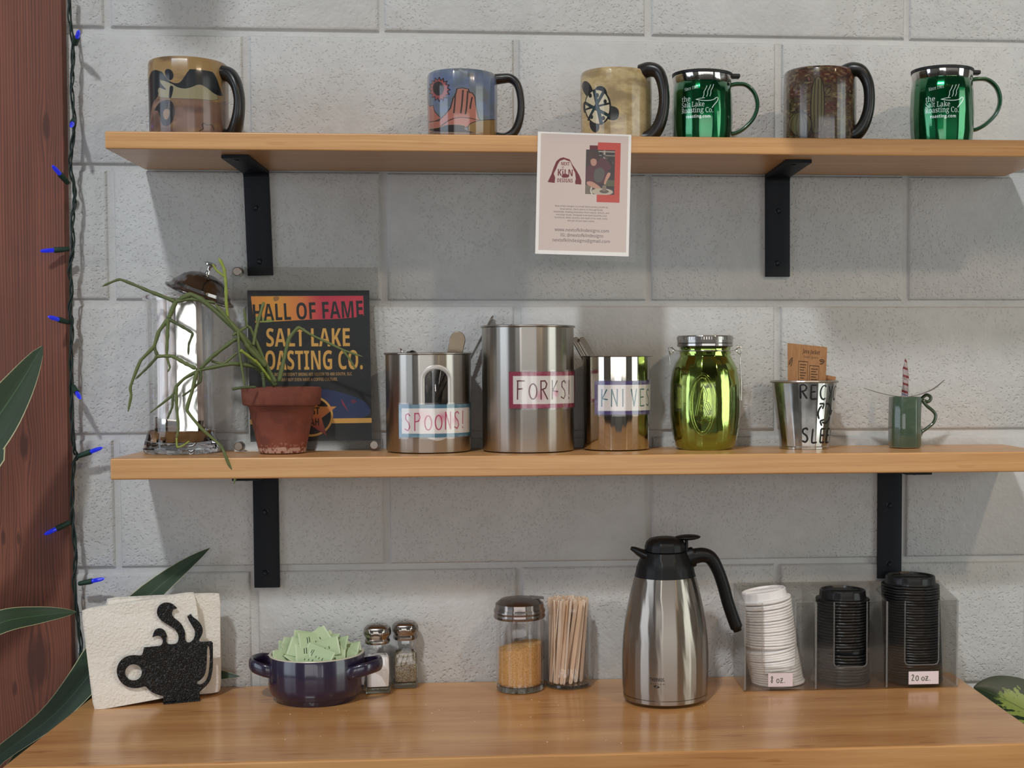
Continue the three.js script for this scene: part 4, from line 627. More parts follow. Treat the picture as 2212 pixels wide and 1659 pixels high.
{
  const T1 = tin('spoon_tin', 'brushed steel tin with an arched window, labelled spoons', 926, 92, 764, 0.072, M.steel, 0.0024);
  const ph = 0.245, hw = 0.0176, yT = Pz(948, 796, 0.072 + T1.R).y - Y_MID, yBt = Pz(948, 945, 0.072 + T1.R).y - Y_MID;
  const s = new THREE.Shape(); s.moveTo(hw, yBt + hw); s.lineTo(hw, yT - hw); s.absarc(0, yT - hw, hw, 0, PI); s.lineTo(-hw, yBt + hw); s.absarc(0, yBt + hw, hw, PI, TAU); s.closePath();
  const cutG = new THREE.ExtrudeGeometry(s, { depth: 0.06, bevelEnabled: false, curveSegments: 20 }); cutG.translate(0, 0, 0.03); cutG.rotateY(ph);
  const a = new Brush(T1.body), b = new Brush(cutG); a.updateMatrixWorld(); b.updateMatrixWorld();
  const ev = new Evaluator(); ev.useGroups = false; const cut = ev.evaluate(a, b, SUBTRACTION);
  part(T1.t, 'body', cut.geometry, M.steel, 'brushed steel wall');
  part(T1.t, 'rim', T1.rim, M.steel);
  const ring = []; for (let i = 0; i < 64; i++) { const q = s.getPointAt(i / 64), aa = ph + q.x * 1.16 / T1.R, dy = (q.y - (yT + yBt) / 2) * 1.04 + (yT + yBt) / 2; ring.push(V(Math.sin(aa) * (T1.R + 0.0004), dy, Math.cos(aa) * (T1.R + 0.0004))); }
  ring.push(ring[0].clone()); part(T1.t, 'window_rim', strap(ring, () => [0.0008, 0.0034], 160, 10, V(Math.sin(ph), 0, Math.cos(ph))), std({ color: 0xcfcac4, metalness: 0.4, roughness: 0.35 }), 'pale arched frame of the window');
  part(T1.t, 'window_pane', patch(ph - hw * 1.1 / T1.R, ph + hw * 1.1 / T1.R, yBt, yT, T1.R - 0.0012, 0.0004, 12), phy({ color: 0xdddddd, transmission: 1, roughness: 0.08, thickness: 0 }), 'clear window in the tin');
  tinLabel(T1.t, T1.o, 926, 92, T1.R, 0.072, 869, 1015, 874, 945, '#3f6f86', 'SPOONS!', '#b52c5c', [[0.52, 0.38, 0.22, 'rgba(210,60,110,.5)'], [0.3, 0.35, 0.3, 'rgba(225,150,160,.35)'], [0.68, 0.5, 0.18, 'rgba(210,60,110,.35)']], 0.52, -0.01);
  const sp = spoonGeo(), S = seed; seed = 515;
  const brown = std({ color: 0x9a8a78, metalness: 1, roughness: 0.4 });
  for (let k = 0; k < 11; k++) {
    const an = k / 11 * TAU + 0.4, r = T1.R * 0.55, f = V(T1.X + Math.cos(an + 2.4) * r * 0.8, Y_MID + 0.0045, T1.z + Math.sin(an + 2.4) * r * 0.8), e = V(T1.X + Math.cos(an) * r * 1.2, Y_MID + T1.H + rr(-0.002, 0.008), T1.z + Math.sin(an) * r * 1.2);
    const m = single('spoon', sp, cutlery, 'steel spoon standing in the tin with the arched window', 'spoon', null, 'spoons in the arched window tin'); place(m, f, e, 0.153); m.rotateY(rr(0, 3));
  }
  const fat = single('spoon', merge([handleGeo(0.155, 0.004, 0.0115, 0.003)]), brown, 'wide patterned spoon handle rising above the spoon tin', 'spoon'); place(fat, V(T1.X + 0.01, Y_MID + 0.006, T1.z - 0.004), Pz(992, 716, T1.z + 0.012), 0.155);
  const thin = single('spoon', sp, cutlery, 'spoon leaning out between the two large steel tins', 'spoon'); place(thin, V(T1.X + 0.012, Y_MID + 0.045, T1.z - 0.03), Pz(1066, 682, T1.z - 0.066), 0.153); thin.rotateY(1.5);
  seed = S;
}
{
  const T2 = tin('fork_tin', 'tall brushed steel tin labelled forks', 1141, 99, 706, 0.074, M.steel, 0.0022);
  part(T2.t, 'body', T2.body, M.steel); part(T2.t, 'rim', T2.rim, M.steel);
  tinLabel(T2.t, T2.o, 1141, 99, T2.R, 0.074, 1101, 1238.5, 803, 882, '#8c1f3f', 'FORKS!', '#5c1226', [[0.36, 0.66, 0.2, 'rgba(205,60,110,.4)'], [0.55, 0.6, 0.16, 'rgba(205,50,100,.55)']], 0.5);
  const fork = single('fork', merge([handleGeo(0.11, 0.003, 0.0075, 0.002).translate(0, 0.07, 0), ...[-1, 0, 1, 2].map((i) => plainBox(0.0026, 0.05, 0.0016, (i - 0.5) * 0.0058, 0.025, 0)), plainBox(0.022, 0.024, 0.0018, 0, 0.06, 0)]), cutlery, 'fork standing inside the tall tin labelled forks', 'fork'); place(fork, V(T2.X - 0.02, Y_MID + 0.004, T2.z), V(T2.X - 0.03, Y_MID + T2.H * 0.95, T2.z - 0.02));
  const T3 = tin('knife_tin', 'small polished steel tin labelled knives', 1331, 71.5, 770, 0.06, M.polished, 0.007);
  part(T3.t, 'body', T3.body, M.polished); part(T3.t, 'rim', lathe([[T3.R - 0.0006, T3.H - 0.001], [T3.R + 0.006, T3.H - 0.0004], [T3.R + 0.0068, T3.H + 0.0002], [T3.R + 0.006, T3.H + 0.0006], [T3.R - 0.0006, T3.H + 0.0004]], 72), M.polished);
  tinLabel(T3.t, T3.o, 1331, 71.5, T3.R, 0.06, 1283, 1402.2, 823, 896, '#45346b', 'KNIVES', '#2f5b60', null, 0.5);
  for (const [i, px] of [[0, 1240], [1, 1254]]) { const m = single('table_knife', merge([handleGeo(0.2, 0.0052, 0.0058, 0.0034)]), cutlery, 'steel knife handle leaning out of the small tin labelled knives', 'knife', null, 'knives in the small polished tin'); place(m, V(T3.X + 0.024 + i * 0.01, Y_MID + 0.012, T3.z - 0.006), Pz(px, 729, T3.z - 0.014)); m.scale.y = Pz(px, 729, T3.z - 0.014).distanceTo(V(T3.X + 0.024 + i * 0.01, Y_MID + 0.012, T3.z - 0.006)) / 0.2; m.rotateY(0.5); }
}
// green mirrored glass jar
{
  const z = 0.064, cx = 1523, X = Pz(cx, 850, z).x, at = (px, py) => { const p = Pz(px, py, z); return [p.x - X, p.y - Y_MID]; }, o = V(X, Y_MID, z);
  const t = thing('glass_jar', 'green mirrored glass jar with a ribbed silver lid', 'jar', o);
  const pr = [[0, 0.002]]; for (const [px, py] of [[1581, 968], [1587, 961], [1591, 948], [1595, 925], [1597.5, 895], [1598, 860], [1597, 825], [1593, 800], [1587, 783], [1580, 771], [1578, 767]]) pr.push(at(px, py));
  pr[1][1] = 0.0004; pr.splice(1, 0, [pr[1][0] - 0.003, 0.002]); const yS = pr[pr.length - 1][1], yN = at(cx, 750)[1]; pr.push([at(1580, 760)[0], mix(yS, yN, 0.35)], [at(1577, 755)[0], mix(yS, yN, 0.6)], [at(1580, 752)[0], yN]);
  const bmp = canvasTex(1024, 512, (x, w, h) => {
    x.fillStyle = '#808080'; x.fillRect(0, 0, w, h); mottle(x, w, h, 700, [[96, 96, 96], [150, 150, 150]], 0.5, 8, 4);
    x.save(); x.translate(w * 0.465, h * 0.52); x.strokeStyle = '#e0e0e0'; x.lineWidth = 10; x.beginPath(); x.ellipse(0, 0, 62, 165, 0, 0, TAU); x.stroke(); x.lineWidth = 5; x.beginPath(); x.ellipse(0, 0, 48, 146, 0, 0, TAU); x.stroke();
    x.strokeStyle = '#d8d8d8'; x.lineWidth = 8; for (const l of [[[-30, 60], [-10, -60], [5, -100], [20, -60], [10, 0], [30, 50]], [[0, -20], [25, -10], [40, 30]], [[-20, 90], [10, 70], [35, 95]], [[5, 20], [15, 60], [-5, 100]]]) { x.beginPath(); l.forEach((p, i) => (i ? x.lineTo(...p) : x.moveTo(...p))); x.stroke(); } x.restore();
  }, false);
  const gmat = phy({ color: new THREE.Color(0.3, 0.41, 0.08), metalness: 1, roughness: 0.12, bumpMap: bmp, bumpScale: 0.003, clearcoat: 1, clearcoatRoughness: 0.03 });
  part(t, 'glass_body', lathe(pr, 96, { uvY: [0, yS], crease: 1.2 }), gmat, 'green mirrored glass');
  const yL0 = at(cx, 749)[1], yL1 = at(cx, 725)[1], RL = at(1583, 735)[0], lidP = []; { const b = lathe([[RL - 0.001, yL0], [RL, yL0 + 0.001], [RL, yL0 + 0.004], [RL - 0.0012, yL0 + 0.005], [RL, yL0 + 0.006], [RL, yL1 - 0.0025], [RL - 0.001, yL1 - 0.0005], [RL - 0.003, yL1], [0, yL1]], 96); lidP.push(b); for (let i = 0; i < 72; i++) { const a = i / 72 * TAU; lidP.push(plainBox(0.0016, 0.0042, 0.0009, 0, yL1 - 0.0045, RL).rotateY(a)); } }
  part(t, 'lid', merge(lidP), std({ color: 0xb4b0ac, metalness: 1, roughness: 0.25 }), 'ribbed silver lid');
  const wire = []; const yW = at(cx, 758)[1], RW = at(1579, 758)[0];
  const ringPts = Array.from({ length: 32 }, (_, i) => V(Math.sin(i / 32 * TAU) * (RW + 0.0005), yW, Math.cos(i / 32 * TAU) * (RW + 0.0005))); wire.push(tube(ringPts, 0.0009, 96, 6, true));
  for (const s of [-1, 1]) { const lp = (dx, dy, dz = 0) => V(s * (RW + dx), yW + dy, dz); wire.push(tube([lp(0, 0), lp(0.006, 0.001), lp(0.012, 0.005, 0.003), lp(0.0155, 0.001, 0.004), lp(0.013, -0.005, 0.003), lp(0.009, -0.001, 0.001), lp(0.011, 0.006, -0.002), lp(0.0165, 0.004, -0.002), lp(0.0145, -0.008, 0), lp(0.0138, -0.02, 0)], 0.0008, 60, 6)); }
  wire.push(tube([V(RW + 0.0138, yW - 0.02, 0), V(RW + 0.0155, yW - 0.05, 0.003), V(RW + 0.0155, yW - 0.075, 0.004)], 0.0008, 20, 6));
  part(t, 'wire_bail', merge(wire), M.chrome, 'thin wire bail with side loops');
}
// little galvanised bucket with used cup sleeves
{
  const z = 0.072, cx = 1737, X = Pz(cx, 890, z).x, at = (px, py) => { const p = Pz(px, py, z); return [p.x - X, p.y - Y_MID]; }, o = V(X, Y_MID, z);
  const R1 = at(1806, 824)[0], R0 = at(1788, 960)[0], H = at(cx, 823)[1], rad = (y) => mix(R0, R1, y / H);
  const t = thing('metal_bucket', 'small galvanised bucket with black hand lettering for cup sleeves', 'bucket', o);
  const galv = dataTex(512, 256, (u, v) => { const s = fbm(u, v, 26, 13, 3, 70); return 0.55 + (s - 0.5) * 0.5; }, false);
  part(t, 'body', lathe([[0, 0.003], [R0 - 0.002, 0.003], [R0 - 0.001, 0], [R0 + 0.0006, 0.0004], [R0 + 0.0006, 0.004], [R0, 0.005], [R1, H - 0.002], [R1 - 0.001, H - 0.002], [R0 - 0.001, 0.006], [0, 0.005]], 80, { crease: 0.5 }), phy({ color: 0xbdbbb6, metalness: 1, roughness: 0.42, roughnessMap: galv }));
  part(t, 'rim', lathe([[R1 - 0.001, H - 0.003], [R1 + 0.0022, H - 0.0024], [R1 + 0.003, H - 0.0008], [R1 + 0.0022, H + 0.0008], [R1, H + 0.001], [R1 - 0.001, H - 0.001], [R1 - 0.001, H - 0.003]], 80), M.galvanised);
  const surf = (s, y, e) => { const a = s / 0.044; const r = rad(y) + e; return V(r * Math.sin(a), y, r * Math.cos(a)); };
  const word = (txt, px0, cell, py0, py1) => {
    const half = 70, a0 = arcOf(px0, cx, half) * 0.044, yb = Pz(cx, py1, z + R0).y - Y_MID, yt = Pz(cx, py0, z + R0).y - Y_MID, S = [];
    [...txt].forEach((c, i) => LET[c].forEach((st) => S.push(st.map(([u, v]) => [a0 + i * cell + u * cell * 1.25, yb + v * (yt - yb) - i * 0.0006])))); return ink(S, surf, 0.0029);
  };
  const black = std({ color: 0x0b0b0c, roughness: 0.45 });
  part(t, 'lettering', word('RECYCLE', 1713, 0.0145, 831, 861), black, 'black lettering reading RECYC'); part(t, 'lettering', word('SLEEVES', 1716, 0.0165, 925, 955), black, 'black lettering reading SLEE');
  const cA = arcOf(1775, cx, 66) * 0.044, cY = Pz(cx, 893, z + R0).y - Y_MID, loop = [], rr2 = 0.0145; for (let k = 0; k < 3; k++) { const a0 = 95 - k * 120, pts = arc(cA, cY, rr2, rr2, a0, a0 - 88, 8), e = pts[8], d = (a0 - 88 - 90) * PI / 180, u = [Math.cos(d), Math.sin(d)], nn = [-u[1], u[0]]; loop.push(pts, [[e[0] - u[0] * 0.002 + nn[0] * 0.005, e[1] - u[1] * 0.002 + nn[1] * 0.005], [e[0] + u[0] * 0.004, e[1] + u[1] * 0.004], [e[0] - u[0] * 0.002 - nn[0] * 0.005, e[1] - u[1] * 0.002 - nn[1] * 0.005]]); }
  part(t, 'recycling_arrows', ink(loop, surf, 0.003), black, 'black triangle of three recycling arrows');
  const kraft = canvasTex(512, 512, (x, w, h) => {
    x.fillStyle = '#a9794f'; x.fillRect(0, 0, w, h); mottle(x, w, h, 760, [[150, 104, 66], [184, 138, 96]], 0.4, 30, 12);
    x.strokeStyle = x.fillStyle = '#33241a'; x.lineWidth = 5; x.strokeRect(140, 120, 120, 170); x.strokeRect(285, 145, 125, 190); for (let i = 0; i < 7; i++) { x.fillRect(158, 140 + i * 19, 84 - (i % 3) * 14, 6); x.fillRect(304, 165 + i * 19, 90 - (i % 2) * 20, 6); }
    x.beginPath(); x.arc(170, 345, 30, 0, TAU); x.stroke(); x.strokeRect(212, 315, 46, 60); x.beginPath(); x.moveTo(300, 385); x.lineTo(330, 350); x.lineTo(360, 385); x.closePath(); x.stroke(); x.font = 'italic bold 40px serif'; x.fillText('Java Jacket', 190, 60); x.font = '20px serif'; x.fillText('Patented cup sleeve', 205, 92); x.lineWidth = 7;
    for (const [a, b, r] of [[40, 130, 0.3], [445, 110, 1.2], [30, 360, 0.2], [480, 330, 0.1], [410, 470, 0.6]]) { x.save(); x.translate(a, b); x.rotate(r); x.beginPath(); x.moveTo(-16, 30); x.quadraticCurveTo(-22, -10, 8, -34); x.quadraticCurveTo(26, -4, 6, 30); x.moveTo(-8, 20); x.lineTo(8, -20); x.stroke(); x.restore(); }
  });
  const sleeve = (q, zz, label) => {                               // a flattened ring of corrugated card: two walls
    const P = q.map(([x, y]) => Pz(x, y, zz)), c = P[0].clone().add(P[1]).multiplyScalar(0.5), g = [];
    const wall = (dz, flip) => { const pos = [], uv = [], n = 10; for (let i = 0; i <= n; i++) for (let j = 0; j <= 1; j++) { const a = P[0].clone().lerp(P[1], i / n), b = P[3].clone().lerp(P[2], i / n), p = a.lerp(b, j).sub(c); p.z += dz * Math.sqrt(Math.max(0, 1 - Math.pow(i / n * 2 - 1, 4))); pos.push(p.x, p.y, p.z); uv.push(flip ? 1 - i / n : i / n, j); } const idx = []; for (let i = 0; i < n; i++) { const a = i * 2; idx.push(...(flip ? [a, a + 1, a + 2, a + 1, a + 3, a + 2] : [a, a + 2, a + 1, a + 1, a + 2, a + 3])); } const m = new THREE.BufferGeometry(); m.setAttribute('position', new THREE.Float32BufferAttribute(pos, 3)); m.setAttribute('uv', new THREE.Float32BufferAttribute(uv, 2)); m.setIndex(idx); m.computeVertexNormals(); return m; };
    g.push(wall(0.003, false), wall(0.0022, false), wall(-0.003, true), wall(-0.0022, true)); return single('cup_sleeve', merge(g), std({ map: kraft, roughness: 0.85 }), label, 'cup sleeve', c);
  };
  sleeve([[1702, 900], [1780, 900], [1787, 750], [1701, 741]], z + 0.004, 'printed brown cardboard cup sleeve standing up in the bucket');
  sleeve([[1740, 910], [1786, 910], [1806, 814], [1760, 806]], z - 0.014, 'brown cardboard cup sleeve sunk behind the other one in the bucket');
}
// small green pottery mug with a twisted paper candle
{
  const z = 0.075, cx = 1955, X = Pz(cx, 900, z).x, o = V(X, Y_MID, z), at = (px, py) => { const p = Pz(px, py, z); return [p.x - X, p.y - Y_MID]; };
  const R = at(1989.5, 900)[0], H = at(cx, 857)[1], t = thing('espresso_mug', 'small green glazed pottery mug with a curled handle', 'mug', o);
  const glaze = canvasTex(512, 256, (x, w, h) => { x.fillStyle = '#3d5440'; x.fillRect(0, 0, w, h); mottle(x, w, h, 800, [[52, 74, 54], [84, 98, 76]], 0.5, 10, 6); x.fillStyle = '#b59e78'; x.fillRect(0, h - 7, w, 7); });
  const g = lathe([[0, 0.001], [R - 0.003, 0.001], [R - 0.0008, 0.0018], [R, 0.005], [R - 0.0004, H * 0.5], [R, H - 0.002], [R - 0.001, H], [R - 0.0024, H - 0.001], [R - 0.003, 0.008], [0, 0.006]], 48, { uvY: [0, H], crease: 0.7 }); { const p = g.attributes.position; for (let i = 0; i < p.count; i++) { const x = p.getX(i), y = p.getY(i), k = 1 + 0.025 * Math.sin(y * 70 + x * 40) * clamp(y / 0.02); p.setX(i, x * k); p.setZ(i, p.getZ(i) * k); } }
  part(t, 'body', g, phy({ map: glaze, roughness: 0.22, clearcoat: 1, clearcoatRoughness: 0.05, bumpMap: wallBump, bumpScale: 0.0006 }));
  const Zz = (x, y) => at3(x / 2.724 + 1400, y / 2.724 + 660, z, o);
  part(t, 'handle', strap([[1595, 575], [1612, 545], [1640, 526], [1664, 543], [1648, 566], [1618, 560], [1640, 590], [1678, 622], [1692, 650], [1678, 690], [1640, 722], [1610, 745], [1600, 770]].map(([x, y]) => Zz(x, y)), (s) => [0.004 - 0.001 * Math.sin(s * PI), 0.0026], 90, 12), phy({ color: 0x33452c, roughness: 0.2, clearcoat: 1 }), 'green handle curling at the top');
  const c = thing('paper_candle', 'red and white twisted foil candle with two foil wings in the green mug', 'ornament', V(X, Y_MID + H, z)), q = (px, py, dz = 0) => at3(px, py, z + dz, V(X, Y_MID + H, z));
  const tw = canvasTex(128, 512, (x, w, h) => { x.fillStyle = '#a99a96'; x.fillRect(0, 0, w, h); x.strokeStyle = '#7a2a2e'; x.lineWidth = 22; for (let i = -2; i < 8; i++) { x.beginPath(); x.moveTo(-20, i * 80); x.lineTo(150, i * 80 + 70); x.stroke(); } x.strokeStyle = '#6d6a86'; x.lineWidth = 12; for (let i = 4; i < 8; i++) { x.beginPath(); x.moveTo(-20, i * 80 + 30); x.lineTo(150, i * 80 + 100); x.stroke(); } });
  const lo = q(1954, 866).y, hi = q(1954, 785).y;
  const cg = lathe([[0.0052, lo - 0.01], [0.005, lo], [0.0046, mix(lo, hi, 0.3)], [0.004, mix(lo, hi, 0.55)], [0.0044, mix(lo, hi, 0.62)], [0.0036, mix(lo, hi, 0.85)], [0.0024, hi], [0.0008, q(1954, 774).y], [0, q(1954, 773).y]], 14, { crease: 0.5 }); { const p = cg.attributes.position; for (let i = 0; i < p.count; i++) { const a = p.getY(i) * 260, k = 1 + 0.25 * Math.sin(Math.atan2(p.getZ(i), p.getX(i)) * 3 + a); p.setX(i, p.getX(i) * k); p.setZ(i, p.getZ(i) * k); } cg.computeVertexNormals(); }
  part(c, 'candle', cg, std({ map: tw, roughness: 0.4, metalness: 0.2 }));
  for (const pts of [[[1866, 838], [1890, 846], [1918, 853], [1950, 858]], [[1958, 858], [1990, 851], [2016, 840], [2040, 821]]]) part(c, 'foil_wing', strap(pts.map(([a, b], i) => q(a, b, 0.004 * Math.sin(i))), (s) => [0.0065 * Math.sin(clamp(s * 0.8 + (pts[0][0] < 1900 ? 0.02 : 0.2)) * PI) + 0.0012, 0.0004], 24, 8), std({ color: 0x8a7a7c, metalness: 0.9, roughness: 0.35 }), 'thin foil wing');
}

// ---------------------------------------------------------------- on the worktop
// napkins in a cut-steel holder
{
  const L = Py(216, 1532, Y_BAR), Rr = Py(482, 1507, Y_BAR), ux = Rr.clone().sub(L).setY(0).normalize(), nz = V(-ux.z, 0, ux.x), ang = Math.atan2(-ux.z, ux.x);
  const on = (px, py) => { const r = ray(px, py), t = L.clone().sub(camera.position).dot(nz) / r.dot(nz), p = camera.position.clone().addScaledVector(r, t).sub(L); return [p.dot(ux), p.y]; };   // a pixel on the upright plane of the holder
  const Z = (x, y) => { const q = on(x / 2.967, 1100 + y / 2.967); return V2(q[0], q[1]); };
  const sp = (list) => list.map(([x, y]) => Z(x, y));
  const s = new THREE.Shape(), out = sp([[1045, 1250], [1045, 1214], [990, 1200], [950, 1172], [932, 1148], [905, 1157], [870, 1164], [820, 1158], [775, 1128], [750, 1085], [746, 1040], [765, 990], [810, 958], [860, 950], [895, 956], [912, 950], [922, 902], [1000, 895], [1035, 890], [1044, 862], [1035, 838], [1008, 824], [976, 838], [982, 800], [1012, 776], [1050, 786], [1070, 822], [1064, 860], [1074, 884], [1136, 880], [1146, 835], [1128, 790], [1078, 760], [1028, 728], [1001, 690], [1010, 640], [1050, 613], [1100, 618], [1136, 652], [1108, 660], [1096, 686], [1112, 712], [1160, 746], [1186, 800], [1184, 850], [1196, 872], [1226, 868], [1248, 832], [1248, 790], [1215, 742], [1198, 706], [1222, 680], [1230, 706], [1270, 730], [1300, 776], [1294, 822], [1268, 862], [1290, 866], [1352, 862], [1362, 872], [1364, 1000], [1358, 1070], [1340, 1130], [1276, 1186], [1280, 1240]]);
  const sharp = new Set([0, 1, 16, 22, 38, 39, 50, 57, 58, 59, 63, 64].map((k) => k % out.length));
  s.moveTo(out[0].x, out[0].y); for (let k = 1; k < out.length; k++) { if (sharp.has(k) || k === out.length - 1) s.lineTo(out[k].x, out[k].y); else { const m = out[k].clone().add(out[(k + 1) % out.length]).multiplyScalar(0.5); s.quadraticCurveTo(out[k].x, out[k].y, m.x, m.y); } } s.closePath();
  const hole = (list) => { const h = new THREE.Path(), q = sp(list), n = q.length, mid = (i) => q[i % n].clone().add(q[(i + 1) % n]).multiplyScalar(0.5), a = mid(n - 1); h.moveTo(a.x, a.y); for (let i = 0; i < n; i++) { const m = mid(i); h.quadraticCurveTo(q[i].x, q[i].y, m.x, m.y); } s.holes.push(h); };
  hole(arc(855, 1062, 57, 56, 0, 340, 14)); hole([[1322, 892], [1342, 892], [1346, 960], [1342, 1040], [1328, 1110], [1290, 1146], [1256, 1140], [1256, 1120], [1290, 1104], [1316, 1060], [1322, 980]]);
  const g0 = Z(1045, 1250), g1 = Z(1280, 1240), cx = (g0.x + g1.x) / 2, hammer = dataTex(256, 256, (u, v) => { const a = vn(u * 40, v * 40, 40, 40, 3), b = vn(u * 40 + 7, v * 40, 40, 40, 9); return 0.5 + 0.5 * Math.sin((a + b) * 9); }, false, 0.09, 0.09);
  const iron = phy({ color: 0x17181a, roughness: 0.3, bumpMap: hammer, bumpScale: 0.0016 });
  const t = thing('napkin_holder', 'black hammered steel napkin holder cut as a steaming coffee cup', 'napkin holder', L.clone()); t.rotation.y = ang;
  const th = 0.0026, front = 0.004, gap = 0.046;
  const fp = extrude(s, th, 0.0005, 6); { const p = fp.attributes.position; let lo = 9; for (let i = 0; i < p.count; i++) lo = Math.min(lo, p.getY(i)); fp.translate(0, -lo + 0.0006, front); }
  part(t, 'cup_plate', fp, iron, 'coffee cup with steam cut from steel'); part(t, 'base_plate', box(g1.x - g0.x, 0.0022, gap + 0.01, cx, 0.0011, front - gap / 2, 0.0006), iron); part(t, 'back_plate', box((g1.x - g0.x) * 1.25, 0.1, 0.0024, cx, 0.05, front - gap, 0.001), iron);
  // napkins
  const bl = Z(640, 1282), br = Z(1415, 1215), tl = Z(578, 640), tr = Z(1296, 524), w = 0.168, h = 0.152, S = seed; seed = 31;
  const tissue = dataTex(256, 256, (u, v) => { const n = fbm(u, v, 40, 40, 2, 5), m = vn(u * 14, v * 14, 14, 14, 8); return 0.5 + (n - 0.5) * 0.8 + (m - 0.5) * 0.3; }, false, 0.1, 0.1);
  const np = std({ color: 0xefe9df, roughness: 0.95, bumpMap: tissue, bumpScale: 0.0012 });
  const napkin = (W, H, k) => { const g = new THREE.BoxGeometry(W, H, 0.0019, 14, 12, 1), p = g.attributes.position; for (let i = 0; i < p.count; i++) { const x = p.getX(i) / W, y = p.getY(i) / H; p.setZ(i, p.getZ(i) + 0.0018 * Math.sin(x * 5 + k) * (0.3 + y) + 0.0012 * Math.sin(y * 9 + x * 3 + k * 2)); const e = Math.pow(Math.abs(x) * 2, 14) * Math.pow(Math.abs(y) * 2, 14); p.setX(i, p.getX(i) * (1 - 0.02 * e)); p.setY(i, p.getY(i) * (1 - 0.02 * e)); } g.computeVertexNormals(); return triUV(creased(g, 0.5), k, k); };
  const a0 = Math.atan2(tr.y - tl.y, tr.x - tl.x), W = tl.distanceTo(tr), Hh = tl.distanceTo(bl), geos = [0, 1, 2].map((k) => napkin(W, Hh, k * 1.7));
  const put = (g, u, y, n, rot, label, group) => { const m = single('napkin', g, np, label, 'napkin', L.clone().addScaledVector(ux, u).addScaledVector(nz, n).setY(Y_BAR + y), group); m.rotation.set(0, ang, rot, 'YXZ'); return m; };
  const c = tl.clone().add(tr).add(bl).add(br).multiplyScalar(0.25);
  for (let k = 0; k < 9; k++) put(geos[k % 3], c.x + rr(-0.0015, 0.0015) - 0.012 + 0.0, c.y + 0.002 + rr(-0.001, 0.001), -0.0005 - k * 0.0022, a0 * 0.92 + rr(-0.008, 0.008), 'white folded paper napkin tilted in the front of the stack', 'napkins in the steel holder, front of the stack');
  const q0 = Z(1425, 552), q1 = Z(1430, 1190), hb = q0.y - q1.y, g2 = napkin(0.158, hb, 4);
  for (let k = 0; k < 9; k++) put(g2, q1.x - 0.079 + rr(-0.001, 0.001) - (k > 6 ? 0.002 : 0), Math.max(hb / 2 + 0.004, (q0.y + q1.y) / 2), -0.021 - k * 0.0022, -0.01 + rr(-0.008, 0.008), 'white folded paper napkin standing straight at the back of the stack', 'napkins in the steel holder, back of the stack');
  seed = S;
}
const onBar = (cx, pyFront, halfPx) => { const f = Py(cx, pyFront, Y_BAR), e = Py(cx + halfPx, pyFront, Y_BAR), r = e.x - f.x, z = f.z - r * 0.97; return { z, X: Pz(cx, pyFront - 60, z).x, r }; };
const barObj = (cx, pyFront, halfPx) => { const b = onBar(cx, pyFront, halfPx); return { ...b, o: V(b.X, Y_BAR, b.z), at: (px, py) => { const p = Pz(px, py, b.z); return [p.x - b.X, p.y - Y_BAR]; } }; };
